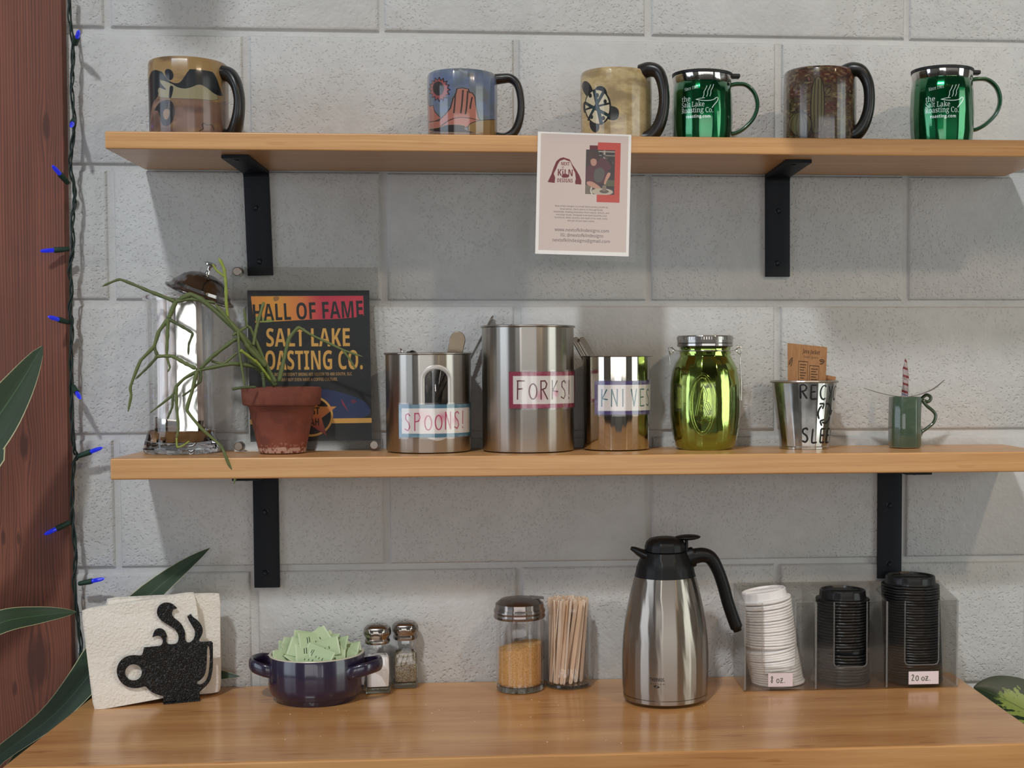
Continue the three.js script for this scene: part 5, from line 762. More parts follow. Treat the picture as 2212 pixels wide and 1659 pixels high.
// purple stoneware pot with sweetener packets
{
  const { X, z, o, at } = barObj(685, 1526, 78), R = at(788, 1420)[0], H = at(685, 1408)[1], t = thing('mini_casserole', 'dark purple two-handled pot filled with green packets', 'pot', o);
  const purple = phy({ color: 0x201733, roughness: 0.32, clearcoat: 0.8, clearcoatRoughness: 0.1 });
  part(t, 'body', lathe([[0, 0.002], [R * 0.78, 0.002], [R * 0.82, 0], [R * 0.84, 0.002], [R * 0.855, 0.008], [R * 0.94, 0.0105], [R * 0.985, 0.016], [R, 0.025], [R, H * 0.55], [R, H - 0.004], [R - 0.001, H - 0.0012]], 80, { crease: 0.6 }), purple);
  part(t, 'rim', lathe([[R - 0.001, H - 0.0012], [R - 0.0018, H], [R - 0.004, H + 0.0002], [R - 0.0056, H - 0.0012], [R - 0.0062, H - 0.006], [R - 0.0064, 0.02], [R * 0.8, 0.012], [0, 0.011]], 80, { crease: 0.6 }), phy({ color: 0xc9c3ac, roughness: 0.3, clearcoat: 0.6 }), 'cream glazed rim and inside');
  for (const [a, b] of [[0.26, 1], [PI + 0.1, -1]]) { const P = (da, r, y) => V(Math.cos(a - 0) * 0 + r * Math.cos(-a + da), y, r * Math.sin(a + (-da)) * 1); const y = H * 0.72, pts = [P(-0.5, R - 0.004, y - 0.004), P(-0.42, R + 0.008, y - 0.001), P(-0.26, R + 0.021, y + 0.003), P(0, R + 0.026, y + 0.004), P(0.26, R + 0.021, y + 0.003), P(0.42, R + 0.008, y - 0.001), P(0.5, R - 0.004, y - 0.004)]; part(t, 'handle', strap(pts, () => [0.0095, 0.0042], 48, 18, V(0, 1, 0)), purple); }
  const wrap = canvasTex(256, 128, (x, w, h) => { x.fillStyle = '#b4c69c'; x.fillRect(0, 0, w, h); x.fillStyle = '#c4d2ae'; x.fillRect(0, 0, 12, h); x.fillRect(w - 12, 0, 12, h); x.fillStyle = '#2d3a26'; for (const [a, b2, hh] of [[60, 34, 40], [76, 30, 46], [120, 60, 14], [150, 60, 14], [180, 58, 18]]) x.fillRect(a, b2, 6, hh); });
  const wrapM = std({ map: wrap, roughness: 0.7 }), packet = (() => { const g = new THREE.BoxGeometry(0.052, 0.03, 0.0012, 10, 8, 1), p = g.attributes.position; for (let i = 0; i < p.count; i++) { const x = p.getX(i) / 0.026, y = p.getY(i) / 0.015; p.setZ(i, p.getZ(i) + Math.sign(p.getZ(i)) * 0.0019 * Math.max(0, 1 - x * x) * Math.max(0, 1 - y * y)); } g.computeVertexNormals(); return g; })();
  const S = seed; seed = 64;
  for (let k = 0; k < 34; k++) {
    const ring = k < 14 ? 0.56 : k < 26 ? 0.36 : 0.12, a = k * 2.399 + rr(-0.2, 0.2), r = R * ring, top = H - 0.004 + (0.6 - ring) * 0.034 + rr(-0.002, 0.004);
    const m = single('sweetener_packet', packet, wrapM, 'pale green sweetener packet heaped in the purple pot', 'packet', V(X + r * Math.cos(a), Y_BAR + top, z + r * Math.sin(a)), 'green packets in the purple pot');
    m.rotation.set(rr(-1.05, -0.5), rr(-0.6, 0.6) - Math.cos(a) * 0.3, rr(-0.5, 0.6) - Math.cos(a) * 0.25, 'YXZ');
  }
  seed = S;
}
// salt and pepper
function shaker(name, label, cx, front, half, lidTop, lidBot, fill, fillMat, fillLabel) {
  const { X, z, o, at } = barObj(cx, front, half), t = thing(name, label, 'shaker', o), w = at(cx + half, front - 40)[0], yL = at(cx, lidBot)[1], yT = at(cx, lidTop)[1];
  const sq = (hw, c) => { const s = new THREE.Shape(); s.moveTo(-hw + c, -hw); s.lineTo(hw - c, -hw); s.quadraticCurveTo(hw, -hw, hw, -hw + c); s.lineTo(hw, hw - c); s.quadraticCurveTo(hw, hw, hw - c, hw); s.lineTo(-hw + c, hw); s.quadraticCurveTo(-hw, hw, -hw, hw - c); s.lineTo(-hw, -hw + c); s.quadraticCurveTo(-hw, -hw, -hw + c, -hw); return s.getPoints(5); };
  const loft = (levels) => { const pos = [], idx = [], n = sq(1, 0.3).length - 1; for (const [y, hw, c] of levels) sq(hw, c).slice(0, n).forEach((p) => pos.push(p.x, y, p.y)); for (let j = 0; j < levels.length - 1; j++) for (let i = 0; i < n; i++) { const a = j * n + i, b = j * n + (i + 1) % n; idx.push(a, a + n, b, b, a + n, b + n); } const cB = pos.length / 3; pos.push(0, levels[0][0], 0, 0, levels.at(-1)[0], 0); for (let i = 0; i < n; i++) { idx.push(cB, i, (i + 1) % n, cB + 1, (levels.length - 1) * n + (i + 1) % n, (levels.length - 1) * n + i); } const g = new THREE.BufferGeometry(); g.setAttribute('position', new THREE.Float32BufferAttribute(pos, 3)); g.setIndex(idx); g.setAttribute('uv', new THREE.Float32BufferAttribute(new Float32Array(pos.length / 3 * 2), 2)); return creased(g, 0.5); };
  const k = 0.99, turn = 0.1;
  part(t, 'glass_body', loft([[0.0005, w * 0.9 * k, w * 0.25], [0.003, w * 0.98 * k, w * 0.25], [yL * 0.3, w * k, w * 0.25], [yL * 0.72, w * 0.95 * k, w * 0.35], [yL * 0.88, w * 0.8 * k, w * 0.7], [yL, w * 0.74 * k, w * 0.72]]), M.glass, 'clear square glass').rotation.y = turn;
  part(t, 'glass_foot', loft([[0.001, w * 0.84 * k, w * 0.22], [0.009, w * 0.9 * k, w * 0.22]]), phy({ color: 0xffffff, transmission: 1, roughness: 0.02, ior: 1.5, thickness: 0.01, attenuationColor: new THREE.Color(0.7, 0.8, 0.7), attenuationDistance: 0.06 })).rotation.y = turn;
  part(t, 'glass_inner_wall', loft([[0.0105, w * 0.8 * k, w * 0.25], [yL * 0.3, w * 0.87 * k, w * 0.25], [yL * 0.72, w * 0.83 * k, w * 0.35], [yL * 0.88, w * 0.69 * k, w * 0.6], [yL, w * 0.63 * k, w * 0.6]]), M.glass).rotation.y = turn;
  const yf = at(cx, fill)[1]; part(t, fillLabel[0], loft([[0.0105, w * 0.78 * k, w * 0.25], [yf * 0.6, w * 0.84 * k, w * 0.25], [Math.min(yf * 0.9, yL * 0.72), w * 0.82 * k, w * 0.3], [yf, w * 0.7 * k, w * 0.3]]), fillMat, fillLabel[1]).rotation.y = turn;
  const R = at(cx + half * 0.97, lidBot - 20)[0] * 1.0; part(t, 'lid', lathe([[R * 0.86, yL - 0.001], [R * 0.92, yL + 0.0015], [R * 0.9, yL + 0.004], [R * 0.84, yL + 0.006], [R * 0.88, yL + 0.009], [R * 0.98, mix(yL, yT, 0.42)], [R, mix(yL, yT, 0.58)], [R * 0.95, mix(yL, yT, 0.76)], [R * 0.72, mix(yL, yT, 0.93)], [R * 0.3, yT], [0, yT]], 48, { crease: 0.8 }), std({ color: 0xa29a92, metalness: 1, roughness: 0.2 }), 'domed chrome lid');
  for (let i = 0; i < 7; i++) { const a = i / 6 * TAU, r = i === 6 ? 0 : R * 0.36; part(t, 'pour_hole', new THREE.CylinderGeometry(0.0009, 0.0009, 0.0006, 8).translate(r * Math.cos(a), yT + (i === 6 ? 0.0001 : -0.0005), r * Math.sin(a)), M.black); }
}
const pepperTex = dataTex(256, 256, (u, v) => { const n = vn(u * 90, v * 90, 90, 90, 2) * 0.6 + vn(u * 40, v * 40, 40, 40, 5) * 0.4; return n > 0.56 ? [0.24, 0.2, 0.14] : n > 0.42 ? [0.48, 0.42, 0.32] : [0.62, 0.56, 0.45]; }, true, 1, 1);
shaker('salt_shaker', 'square glass shaker of white salt with a domed chrome lid', 816, 1500, 30, 1346, 1387, 1415, std({ color: 0xe9e4e2, roughness: 0.9 }), ['salt', 'white salt']);
{ const m = std({ color: 0x83765e, roughness: 0.95 }); const tri = pepperTex; m.map = null; shaker('pepper_shaker', 'square glass shaker of ground pepper with a domed chrome lid', 876, 1489, 29, 1340, 1378, 1407, m, ['pepper', 'speckled ground pepper']);
  const pp = scene.getObjectByName('pepper_shaker').getObjectByName('pepper'); pp.geometry = triUV(pp.geometry); const tx = tri; tx.repeat.set(25, 25); pp.material = std({ map: tx, roughness: 0.95 }); }
// fluted glass jars: sugar pourer and stirrer glass
function fluted(R, H, y0, y1, n = 26, depth = 0.0011, seg = 208) {
  const g = lathe([[0, 0.001], [R * 0.93, 0.001], [R * 0.985, 0.002], [R, 0.005], [R * 0.99, y0 - 0.004], [R * 0.965, y0], [R * 0.965, y0 + 0.004], ...Array.from({ length: 6 }, (_, i) => [R * 0.965, mix(y0 + 0.006, y1, i / 5)]), [R * 0.95, y1 + 0.004], [R * 0.97, y1 + 0.006], [R * 0.97, H - 0.003], [R * 0.955, H]], seg, { crease: 0 }), p = g.attributes.position;
  for (let i = 0; i < p.count; i++) { const y = p.getY(i); if (y > y0 && y < y1 + 0.001) { const x = p.getX(i), zz = p.getZ(i), a = Math.atan2(x, zz), r = Math.hypot(x, zz), k = 1 - depth * Math.pow(Math.abs(Math.cos(a * n / 2)), 0.6) / r; p.setX(i, x * k); p.setZ(i, zz * k); } }
  g.computeVertexNormals(); return creased(g, 0.6);
}
M.footGlass = phy({ color: 0xffffff, transmission: 1, roughness: 0.03, ior: 1.5, thickness: 0.01, attenuationColor: new THREE.Color(0.7, 0.78, 0.72), attenuationDistance: 0.08 });
{
  const { X, z, o, at } = barObj(1123, 1501, 53), R = at(1176, 1420)[0], yL = at(1123, 1325)[1], t = thing('sugar_pourer', 'fluted glass pourer half full of brown sugar with a domed steel lid', 'sugar pourer', o);
  part(t, 'glass_jar', fluted(R, yL, 0.014, yL - 0.012), M.glass, 'clear fluted glass'); part(t, 'glass_foot', lathe([[0, 0.0012], [R * 0.93, 0.0012], [R * 0.96, 0.004], [R * 0.93, 0.0085], [0, 0.0085]], 64), M.footGlass);
  const sug = dataTex(256, 256, (u, v) => { const n = vn(u * 120, v * 120, 120, 120, 4), m = vn(u * 60, v * 60, 60, 60, 9), q = n * 0.6 + m * 0.4; return [mix(0.58, 0.96, q), mix(0.40, 0.76, q), mix(0.18, 0.5, q)]; }, true, 0.05, 0.05);
  part(t, 'glass_inner_wall', lathe([[R * 0.86, 0.009], [R * 0.905, 0.012], [R * 0.905, yL - 0.008], [R * 0.9, yL]], 64), M.glass);
  const Rs = R * 0.89, ys = at(1123, 1394)[1], g = lathe([[0, 0.0095], [Rs * 0.95, 0.0095], [Rs, 0.013], [Rs, ys], [Rs * 0.75, ys + 0.002], [Rs * 0.4, ys + 0.0035], [0, ys + 0.0035]], 64, { crease: 0.8 }), p = g.attributes.position; for (let i = 0; i < p.count; i++) { const y = p.getY(i); if (y > 0.02) p.setY(i, y + p.getX(i) * 0.17 + 0.0012 * Math.sin(p.getX(i) * 240) * Math.cos(p.getZ(i) * 190)); } g.computeVertexNormals();
  { const uv = g.attributes.uv; for (let i = 0; i < uv.count; i++) uv.setXY(i, uv.getX(i) * TAU * Rs, p.getY(i)); } part(t, 'sugar', g, std({ map: sug, roughness: 0.75, bumpMap: sug, bumpScale: 0.0008 }), 'coarse brown sugar');
  const yT = at(1123, 1288)[1], RL = at(1178, 1315)[0]; const lid = part(t, 'lid', lathe([[RL * 0.97, yL - 0.006], [RL, yL - 0.004], [RL * 1.0, yL - 0.002], [RL * 0.975, yL + 0.001], [RL, yL + 0.004], [RL * 0.99, yL + 0.007], [RL * 0.95, yL + 0.009], [RL * 0.93, mix(yL, yT, 0.62)], [RL * 0.72, mix(yL, yT, 0.86)], [RL * 0.4, yT - 0.001], [0, yT]], 64, { crease: 0.6 }), std({ color: 0x8f8580, metalness: 1, roughness: 0.26 }), 'domed steel lid');
  part(lid, 'pour_flap', box(0.022, 0.0014, 0.02, 0.012, yT - 0.0008, -0.004, 0.0006).rotateZ(-0.1), std({ color: 0x8f8580, metalness: 1, roughness: 0.26 }));
}
{
  const { X, z, o, at } = barObj(1228, 1492, 50), R = at(1278, 1400)[0], H = at(1228, 1307)[1], t = thing('stirrer_glass', 'fluted glass jar packed with wooden stirrers', 'jar', o);
  part(t, 'glass_jar', fluted(R, H, 0.022, H - 0.018), M.glass, 'clear fluted glass'); part(t, 'glass_foot', lathe([[0, 0.0012], [R * 0.93, 0.0012], [R * 0.96, 0.003], [R * 0.93, 0.0065], [0, 0.0065]], 64), M.footGlass); part(t, 'glass_inner_wall', lathe([[R * 0.86, 0.007], [R * 0.905, 0.01], [R * 0.905, H - 0.006], [R * 0.92, H]], 64), M.glass);
  const len = at(1228, 1290)[1] - 0.008, s = new THREE.Shape(), w = 0.0029; s.moveTo(-w, w); s.absarc(0, w, w, PI, TAU); s.lineTo(w, len - w); s.absarc(0, len - w, w, 0, PI); s.closePath();
  const geo = extrude(s, 0.0014, 0, 5).translate(0, 0, -0.0007), woods = [0xe6cdb4, 0xdcbd9f, 0xecd8c2].map((c) => std({ color: c, roughness: 0.8 })), S = seed; seed = 2024;
  for (let k = 0; k < 64; k++) { const a = k * 2.399, r = R * 0.86 * Math.sqrt((k + 0.5) / 64), top = V(X + r * Math.cos(a) * 0.98, 0, z + r * Math.sin(a) * 0.98), b = V(top.x - 0.013 + rr(-0.006, 0.006), Y_BAR + 0.0075, top.z + rr(-0.007, 0.007)); const d = V(b.x - X, 0, b.z - z), m = Math.hypot(d.x, d.z); if (m > R * 0.8) { b.x = X + d.x / m * R * 0.8; b.z = z + d.z / m * R * 0.8; } top.y = Y_BAR + len + rr(-0.003, 0.006); const o2 = single('wooden_stirrer', geo, woods[k % 3], 'thin wooden coffee stirrer standing in the fluted jar', 'stirrer', null, 'wooden stirrers in the fluted jar'); place(o2, b, top); o2.rotateY(rr(0, PI)); }
  seed = S;
}
// steel vacuum carafe
{
  const { X, z, o, at } = barObj(1437, 1531, 84), t = thing('thermal_carafe', 'brushed steel thermal carafe with a black lid and handle', 'carafe', o), Z = (x, y) => { const q = at(x / 3.687 + 1040, y / 3.687 + 1120); return q; };
  const pr = [[0, 0.002], [Z(1690, 1480)[0], 0.002], [Z(1720, 1480)[0], 0.0008], [Z(1755, 1470)[0], 0.004], ...[[1783, 1440], [1795, 1400], [1797, 1372], [1792, 1370], [1797, 1366], [1803, 1300], [1805, 1180], [1804, 1060], [1797, 930], [1782, 800], [1762, 690], [1738, 580], [1712, 480], [1702, 442]].map(([x, y]) => Z(x, y))]; for (let i = 4; i < pr.length; i++) if (pr[i][1] <= pr[i - 1][1]) pr[i][1] = pr[i - 1][1] + 0.0004;
  const yT = pr.at(-1)[1], w = 2048, h = 1024, Rm = Z(1805, 1180)[0];
  const draw = (x, bg, fg) => { x.fillStyle = bg; x.fillRect(0, 0, w, h); x.fillStyle = fg; const c = (px, py) => [(0.5 + Math.asin((px - 1437) / 92) / TAU) * w, (1 - (Pz(1437, py, z + Rm).y - Y_BAR) / yT) * h], tx = (s, a, b, y, px, f) => { const p = c(a, y), q = c(b, y); x.save(); x.translate(p[0], p[1]); x.font = f.replace('#', px); x.scale((q[0] - p[0]) / x.measureText(s).width, 1); x.fillText(s, 0, 0); x.restore(); }; tx('THERMOS.', 1395.5, 1426, 1473, 40, 'bold #px sans-serif'); tx('N I S S A N.', 1396, 1428, 1480, 15, '#px sans-serif'); const p = c(1409, 1484.5); x.beginPath(); x.ellipse(p[0], p[1], 22, 10, 0.2, 0, TAU); x.fill(); x.fillStyle = bg; x.beginPath(); x.ellipse(p[0], p[1], 10, 6, -0.6, 0, TAU); x.fill(); };
  const map = canvasTex(w, h, (x) => draw(x, '#a39b92', '#101010')), metal = canvasTex(w, h, (x) => draw(x, '#ffffff', '#000000'), false);
  part(t, 'steel_body', lathe(pr, 96, { uvY: [0, yT], crease: 0.35 }), phy({ map, metalness: 1, metalnessMap: metal, roughness: 0.34, anisotropy: 0.8, anisotropyRotation: PI / 2 }), 'brushed steel flask');
  const black = phy({ color: 0x0a0a0b, roughness: 0.44, specularIntensity: 0.6 }), Lc = (x, y) => Z(x, y);
  part(t, 'collar', lathe([[Lc(1702, 445)[0] + 0.0006, yT - 0.0015], [Lc(1698, 420)[0], Lc(1698, 430)[1]], Lc(1690, 385), Lc(1672, 335), Lc(1650, 295), Lc(1636, 262), [Lc(1630, 255)[0] - 0.002, Lc(1630, 253)[1]], [0, Lc(1630, 253)[1]]], 72, { crease: 0.5 }), black, 'black plastic collar');
  const lid = part(t, 'lid', lathe([[Lc(1626, 250)[0], Lc(1626, 252)[1]], Lc(1624, 215), Lc(1612, 180), Lc(1588, 158), Lc(1540, 146), Lc(1480, 142), [0, Lc(1480, 141)[1]]], 64, { crease: 0.7 }), black, 'black domed lid');
  const lv = part(lid, 'thumb_lever', new THREE.SphereGeometry(1, 28, 14).scale(0.0196, 0.0042, 0.015), black); lv.position.set(Lc(1640, 150)[0], Lc(1640, 150)[1], 0); lv.rotation.z = 0.03; part(lid, 'lever_post', box(0.004, 0.018, 0.012, Lc(1632, 200)[0], Lc(1632, 205)[1], 0, 0.001), black);
  part(t, 'spout', strap([Lc(1330, 300), Lc(1270, 275), Lc(1225, 250), Lc(1190, 236)].map(([x, y]) => V(x, y, 0)), (s) => [mix(0.02, 0.004, s), mix(0.0085, 0.0026, s)], 20, 16), black, 'black pouring spout');
  part(t, 'handle', strap([[1640, 320], [1700, 300], [1770, 292], [1830, 320], [1882, 410], [1925, 530], [1960, 660], [2000, 780], [2042, 895]].map(([x, y]) => { const q = Lc(x, y); return V(q[0], q[1], 0); }), (s) => [mix(0.0125, 0.0095, s) * (s > 0.97 ? 0.7 : 1), mix(0.0125, 0.0092, clamp(s * 2)) * (s < 0.12 ? 1.25 : 1) * (s > 0.97 ? 0.7 : 1)], 64, 20), black, 'black curved handle');
}
// clear lid organiser with three stacks of cup lids
{
  const zf = 0.103, zb = 0.004, F = (px, py) => Pz(px, py, zf), o = V((F(1608, 1480).x + F(2068, 1480).x) / 2, Y_BAR, 0), x0 = F(1607, 1480).x - o.x, x1 = F(2069, 1480).x - o.x, d1 = F(1762, 1480).x - o.x, d2 = F(1915, 1480).x - o.x, H = F(1840, 1300).y - Y_BAR, th = 0.0028;
  const t = thing('lid_organizer', 'clear acrylic three-bay organiser holding cup lids', 'organiser', o);
  part(t, 'base', plainBox(x1 - x0, th, zf - zb, (x0 + x1) / 2, th / 2 + 0.0004, (zf + zb) / 2), M.bin); part(t, 'back_panel', plainBox(x1 - x0, H + 0.014, th, (x0 + x1) / 2, (H + 0.014) / 2 + 0.001, zb + th / 2), M.bin);
  const side = (x) => { const s = new THREE.Shape(); s.moveTo(-zb - th, th); s.lineTo(-zf + 0.001, th); s.lineTo(-zf + 0.001, H); s.lineTo(-zb - th, H + 0.014); s.closePath(); part(t, 'side_panel', extrude(s, th).rotateY(PI / 2).translate(x - th / 2, 0, 0), M.bin); part(t, 'panel_edge', plainBox(th, H - th, 0.0006, x, (H + th) / 2, zf + 0.0007), M.acrylicEdge, 'bright front edge of a panel'); };
  [x0 + th / 2, d1, d2, x1 - th / 2].forEach(side);
  for (const [a, b, l, r, lo] of [[x0, d1, 1647, 1719, 1444], [d1, d2, 1802, 1873, 1442], [d2, x1, 1955, 2028, 1437]]) {
    const s = new THREE.Shape(), L = F(l, 1400).x - o.x, R = F(r, 1400).x - o.x, y = F(l, lo).y - Y_BAR, c = 0.006; s.moveTo(a + th, th); s.lineTo(b - th, th); s.lineTo(b - th, H); s.lineTo(R, H); s.lineTo(R, y + c); s.quadraticCurveTo(R, y, R - c, y); s.lineTo(L + c, y); s.quadraticCurveTo(L, y, L, y + c); s.lineTo(L, H); s.lineTo(a + th, H); s.closePath();
    part(t, 'front_panel', extrude(s, 0.0024, 0, 6).translate(0, 0, zf - 0.0024), M.bin);
    const e = [V(R, H, 0), V(R, y + c, 0), V(R - c * 0.3, y + c * 0.3, 0), V(R - c, y, 0), V(L + c, y, 0), V(L + c * 0.3, y + c * 0.3, 0), V(L, y + c, 0), V(L, H, 0)].map((p) => p.setZ(zf - 0.0012)); part(t, 'slot_edge', new THREE.TubeGeometry(new THREE.CatmullRomCurve3(e, false, 'catmullrom', 0.02), 80, 0.0011, 5), M.acrylicEdge, 'bright cut edge of a slot');
  }
  const tagL = (txt, px, label) => { const [a, b, c, d] = px, w = 256, h = 128, tex = canvasTex(w, h, (x) => { x.fillStyle = '#e3d3d6'; x.fillRect(0, 0, w, h); x.strokeStyle = '#5c5a52'; x.lineWidth = 8; x.lineCap = x.lineJoin = 'round'; const n = txt.replace(/ /g, '').length; let X2 = 26; const cell = (w - 52) / (txt.length * 0.86); for (const ch of txt) { if (ch === ' ') { X2 += cell * 0.4; continue; } const big = /[0-9]/.test(ch) && ch !== '0'; const L2 = LET[ch === '0' || ch === 'o' ? 'O' : ch === 'z' ? 'Z' : ch], hh = big ? 62 : ch === '0' ? 58 : 42; for (const st of L2) { x.beginPath(); st.forEach(([u, v], k) => { const q = [X2 + u * cell, 92 - v * hh]; k ? x.lineTo(...q) : x.moveTo(...q); }); x.stroke(); } X2 += cell * (ch === '.' ? 0.4 : 0.86); } }); const A = F(a, d), B = F(b, c); part(t, 'size_tag', (() => { const g = new THREE.BoxGeometry(B.x - A.x, B.y - A.y, 0.0004); return g; })(), std({ map: tex, roughness: 0.6 }), label).position.set((A.x + B.x) / 2 - o.x, (A.y + B.y) / 2 - Y_BAR, zf + 0.0014); };
  tagL('8 oz.', [1659, 1712, 1453, 1483], 'pale pink paper tag reading 8 oz.'); tagL('20 oz.', [1962, 2027, 1449, 1478], 'pale pink paper tag reading 20 oz.');
  const lidGeo = (R) => lathe([[R * 0.93, -0.0012], [R * 0.985, -0.0014], [R, -0.0002], [R * 1.0, 0.0012], [R * 0.985, 0.0022], [R * 0.93, 0.0024], [R * 0.885, 0.0034], [R * 0.865, 0.0052], [R * 0.845, 0.0142], [R * 0.825, 0.0154], [R * 0.79, 0.0154], [R * 0.77, 0.0142], [R * 0.74, 0.0106], [0, 0.0102]], 56, { crease: 0.45 });
  const panel = (R) => { const s = new THREE.Shape(); s.absarc(0, 0, R * 0.72, 0.35, PI - 0.35, false); s.closePath(); return new THREE.ExtrudeGeometry(s, { depth: 0.0022, bevelEnabled: true, bevelSize: 0.0008, bevelThickness: 0.0008, bevelSegments: 2, bevelOffset: -0.0008, curveSegments: 20 }).rotateX(-PI / 2).translate(0, 0.0098, 0); };
  const stack = (n, path, R, zc, mat, label, topLabel, group, drinkTop) => {
    const g = lidGeo(R), pg = panel(R);
    for (let k = 0; k < n; k++) {
      const f = k / (n - 1), [px, py, tilt] = path(f), p = Pz(px, py, zc); p.y = Math.max(p.y, Y_BAR + 0.0048 + k * 0.0002);
      const top = k === n - 1, m = single('cup_cover', g, mat, top ? topLabel : label, 'cup lid', p, group); m.rotation.set(rr(-0.006, 0.006), rr(-0.2, 0.2), tilt + rr(-0.006, 0.006));
      if (top) part(m, 'drink_panel', pg, mat);
    }
  };
  const Q = (x, y, a) => [x / 3.393 + 1560, y / 3.393 + 1200, a], lerp3 = (a, b, t) => a.map((v, i) => mix(v, b[i], t)), S = seed; seed = 7;
  const zc = 0.0545;
  stack(33, (f) => (f < 0.5 ? lerp3(Q(412, 948, 0.02), Q(352, 660, 0.16), f * 2) : lerp3(Q(352, 628, 0.05), Q(312, 322, 0.15), (f - 0.52) / 0.48)), 0.0405, zc, M.lidWhite, 'white plastic cup lid in the leaning stack marked 8 oz', 'white plastic cup lid on top of the leaning stack', 'white cup lids in the first bay of the organiser');
  stack(29, (f) => (f < 0.42 ? lerp3(Q(886, 945, 0), Q(880, 690, -0.02), f / 0.42) : lerp3(Q(880, 655, 0.03), Q(882, 318, -0.015), (f - 0.44) / 0.56)), 0.0415, zc - 0.002, M.lidBlack, 'black plastic cup lid in the shorter black stack', 'black plastic cup lid on top of the shorter black stack', 'black cup lids in the middle bay of the organiser');
  stack(38, (f) => lerp3(Q(1402, 938, 0), Q(1378, 215, -0.01), f), 0.0445, zc, M.lidBlack, 'black plastic cup lid in the tall stack marked 20 oz', 'black plastic cup lid on top of the tall stack', 'black cup lids in the last bay of the organiser');
  seed = S;
}

// ---------------------------------------------------------------- string of blue lights along the wooden board
{
  const z = 0.025, o = Pz(155, 785, 0.02), q = (px, py, dz = 0) => Pz(px, py, z + dz).sub(o);
  const t = thing('string_lights', 'green wired string of small blue lights down the edge of the wooden board', 'string lights', o);
  const path = [[150, -30], [152, 40], [158, 90], [156, 150], [154, 200], [160, 262], [156, 320], [153, 360], [161, 405], [160, 440], [155, 480], [157, 540], [151, 580], [156, 625], [151, 670], [155, 700], [152, 760], [154, 830], [156, 900], [161, 965], [166, 988], [158, 1005], [155, 1080], [157, 1130], [165, 1200], [161, 1255], [167, 1330], [174, 1400], [170, 1440], [168, 1500]];
  const wireM = std({ color: 0x12261f, roughness: 0.5 }), socketM = std({ color: 0x1d3a2c, roughness: 0.55 }), bulbM = phy({ color: 0x1420b0, roughness: 0.25, emissive: new THREE.Color(0.02, 0.04, 1.0), emissiveIntensity: 0.55, clearcoat: 0.6 });
  const S = seed; seed = 5;
  for (let k = 0; k < 3; k++) { const c = curve(path.map(([x, y]) => q(x, y))), pts = []; for (let i = 0; i <= 260; i++) { const p = c.getPoint(i / 260), a = i * 0.33 + k * TAU / 3, r = 0.0019 + 0.0011 * Math.sin(i * 0.21 + k * 2); pts.push(p.add(V(Math.cos(a) * r, 0, Math.sin(a) * r))); } part(t, 'wire', new THREE.TubeGeometry(new THREE.CatmullRomCurve3(pts), 700, 0.0013, 6), wireM); }
  const sock = lathe([[0, 0], [0.0026, 0], [0.0034, 0.001], [0.0041, 0.014], [0.0043, 0.019], [0.004, 0.0215], [0, 0.0215]], 20), bulb = lathe([[0, 0], [0.0028, 0], [0.0032, 0.004], [0.0031, 0.012], [0.0026, 0.0165], [0.0012, 0.0195], [0, 0.02]], 16);
  for (const [bx, by, tx, ty, tz] of [[163, 96, 186, 77, 0.004], [160, 258, 167, 284, 0.012], [147, 396, 125, 361, 0.006], [150, 538, 89, 544, 0.006], [150, 697, 111, 683, 0.012], [158, 834, 187, 864, 0.01], [168, 986, 229, 964, 0.006], [152, 1128, 93, 1156, 0.008], [170, 1261, 229, 1249, 0.006], [174, 1412, 206, 1424, 0.002]]) {
    const a = q(bx, by, 0), b = q(tx, ty, tz), d = b.clone().sub(a), L = d.length(), flat = Math.hypot(tx - bx, ty - by) / 1420, full = 0.0415; if (L < full) { d.z += Math.sqrt(full * full - L * L) * 0.9; } d.normalize();
    const s = part(t, 'bulb_socket', sock, socketM); s.position.copy(a); s.quaternion.setFromUnitVectors(V(0, 1, 0), d);
    if (by > 1400) continue;
    const m = part(s, 'bulb', bulb, bulbM, 'small blue bulb'); m.position.y = 0.0205;
    const p = a.clone().add(o).addScaledVector(d, 0.0445), l = new THREE.PointLight(new THREE.Color(0.05, 0.1, 1.0), 0.00025, 0, 2); l.position.copy(p); l.shadow.radius = 0.1; l.castShadow = true; scene.add(l);
  }
  seed = S;
}
// ---------------------------------------------------------------- leaves
function leafGeo(pts, half, face, fold = 0.25, seg = 28) {             // pts: midrib; half(t): half width; face: which way the upper side looks
  const c = curve(pts), pos = [], uv = [], idx = [], cols = 7, thick = 0.0009;
  for (const e of [1, -1]) for (let i = 0; i <= seg; i++) {
    const t = i / seg, p = c.getPoint(t), T = c.getTangent(t), f = face.clone().addScaledVector(T, -face.dot(T)).normalize(), B = T.clone().cross(f).normalize(), w = half(t);
    for (let k = 0; k < cols; k++) { const s = k / (cols - 1) * 2 - 1, q = p.clone().addScaledVector(B, s * w).addScaledVector(f, Math.abs(s) * w * fold + e * thick * 0.5 * (1 - 0.8 * s * s)); pos.push(q.x, q.y, q.z); uv.push((s + 1) / 2, t); }
  }
  const n = (seg + 1) * cols; for (let i = 0; i < seg; i++) for (let k = 0; k < cols - 1; k++) { const a = i * cols + k, b = a + 1, d = a + cols, g = d + 1; idx.push(a, b, d, b, g, d, n + a, n + d, n + b, n + b, n + d, n + g); }
  for (let i = 0; i < seg; i++) for (const k of [0, cols - 1]) { const a = i * cols + k, d = a + cols; idx.push(...(k ? [a, n + a, d, d, n + a, n + d] : [a, d, n + a, d, n + d, n + a])); }
  const g = new THREE.BufferGeometry(); g.setAttribute('position', new THREE.Float32BufferAttribute(pos, 3)); g.setAttribute('uv', new THREE.Float32BufferAttribute(uv, 2)); g.setIndex(idx); g.computeVertexNormals(); return g;
}
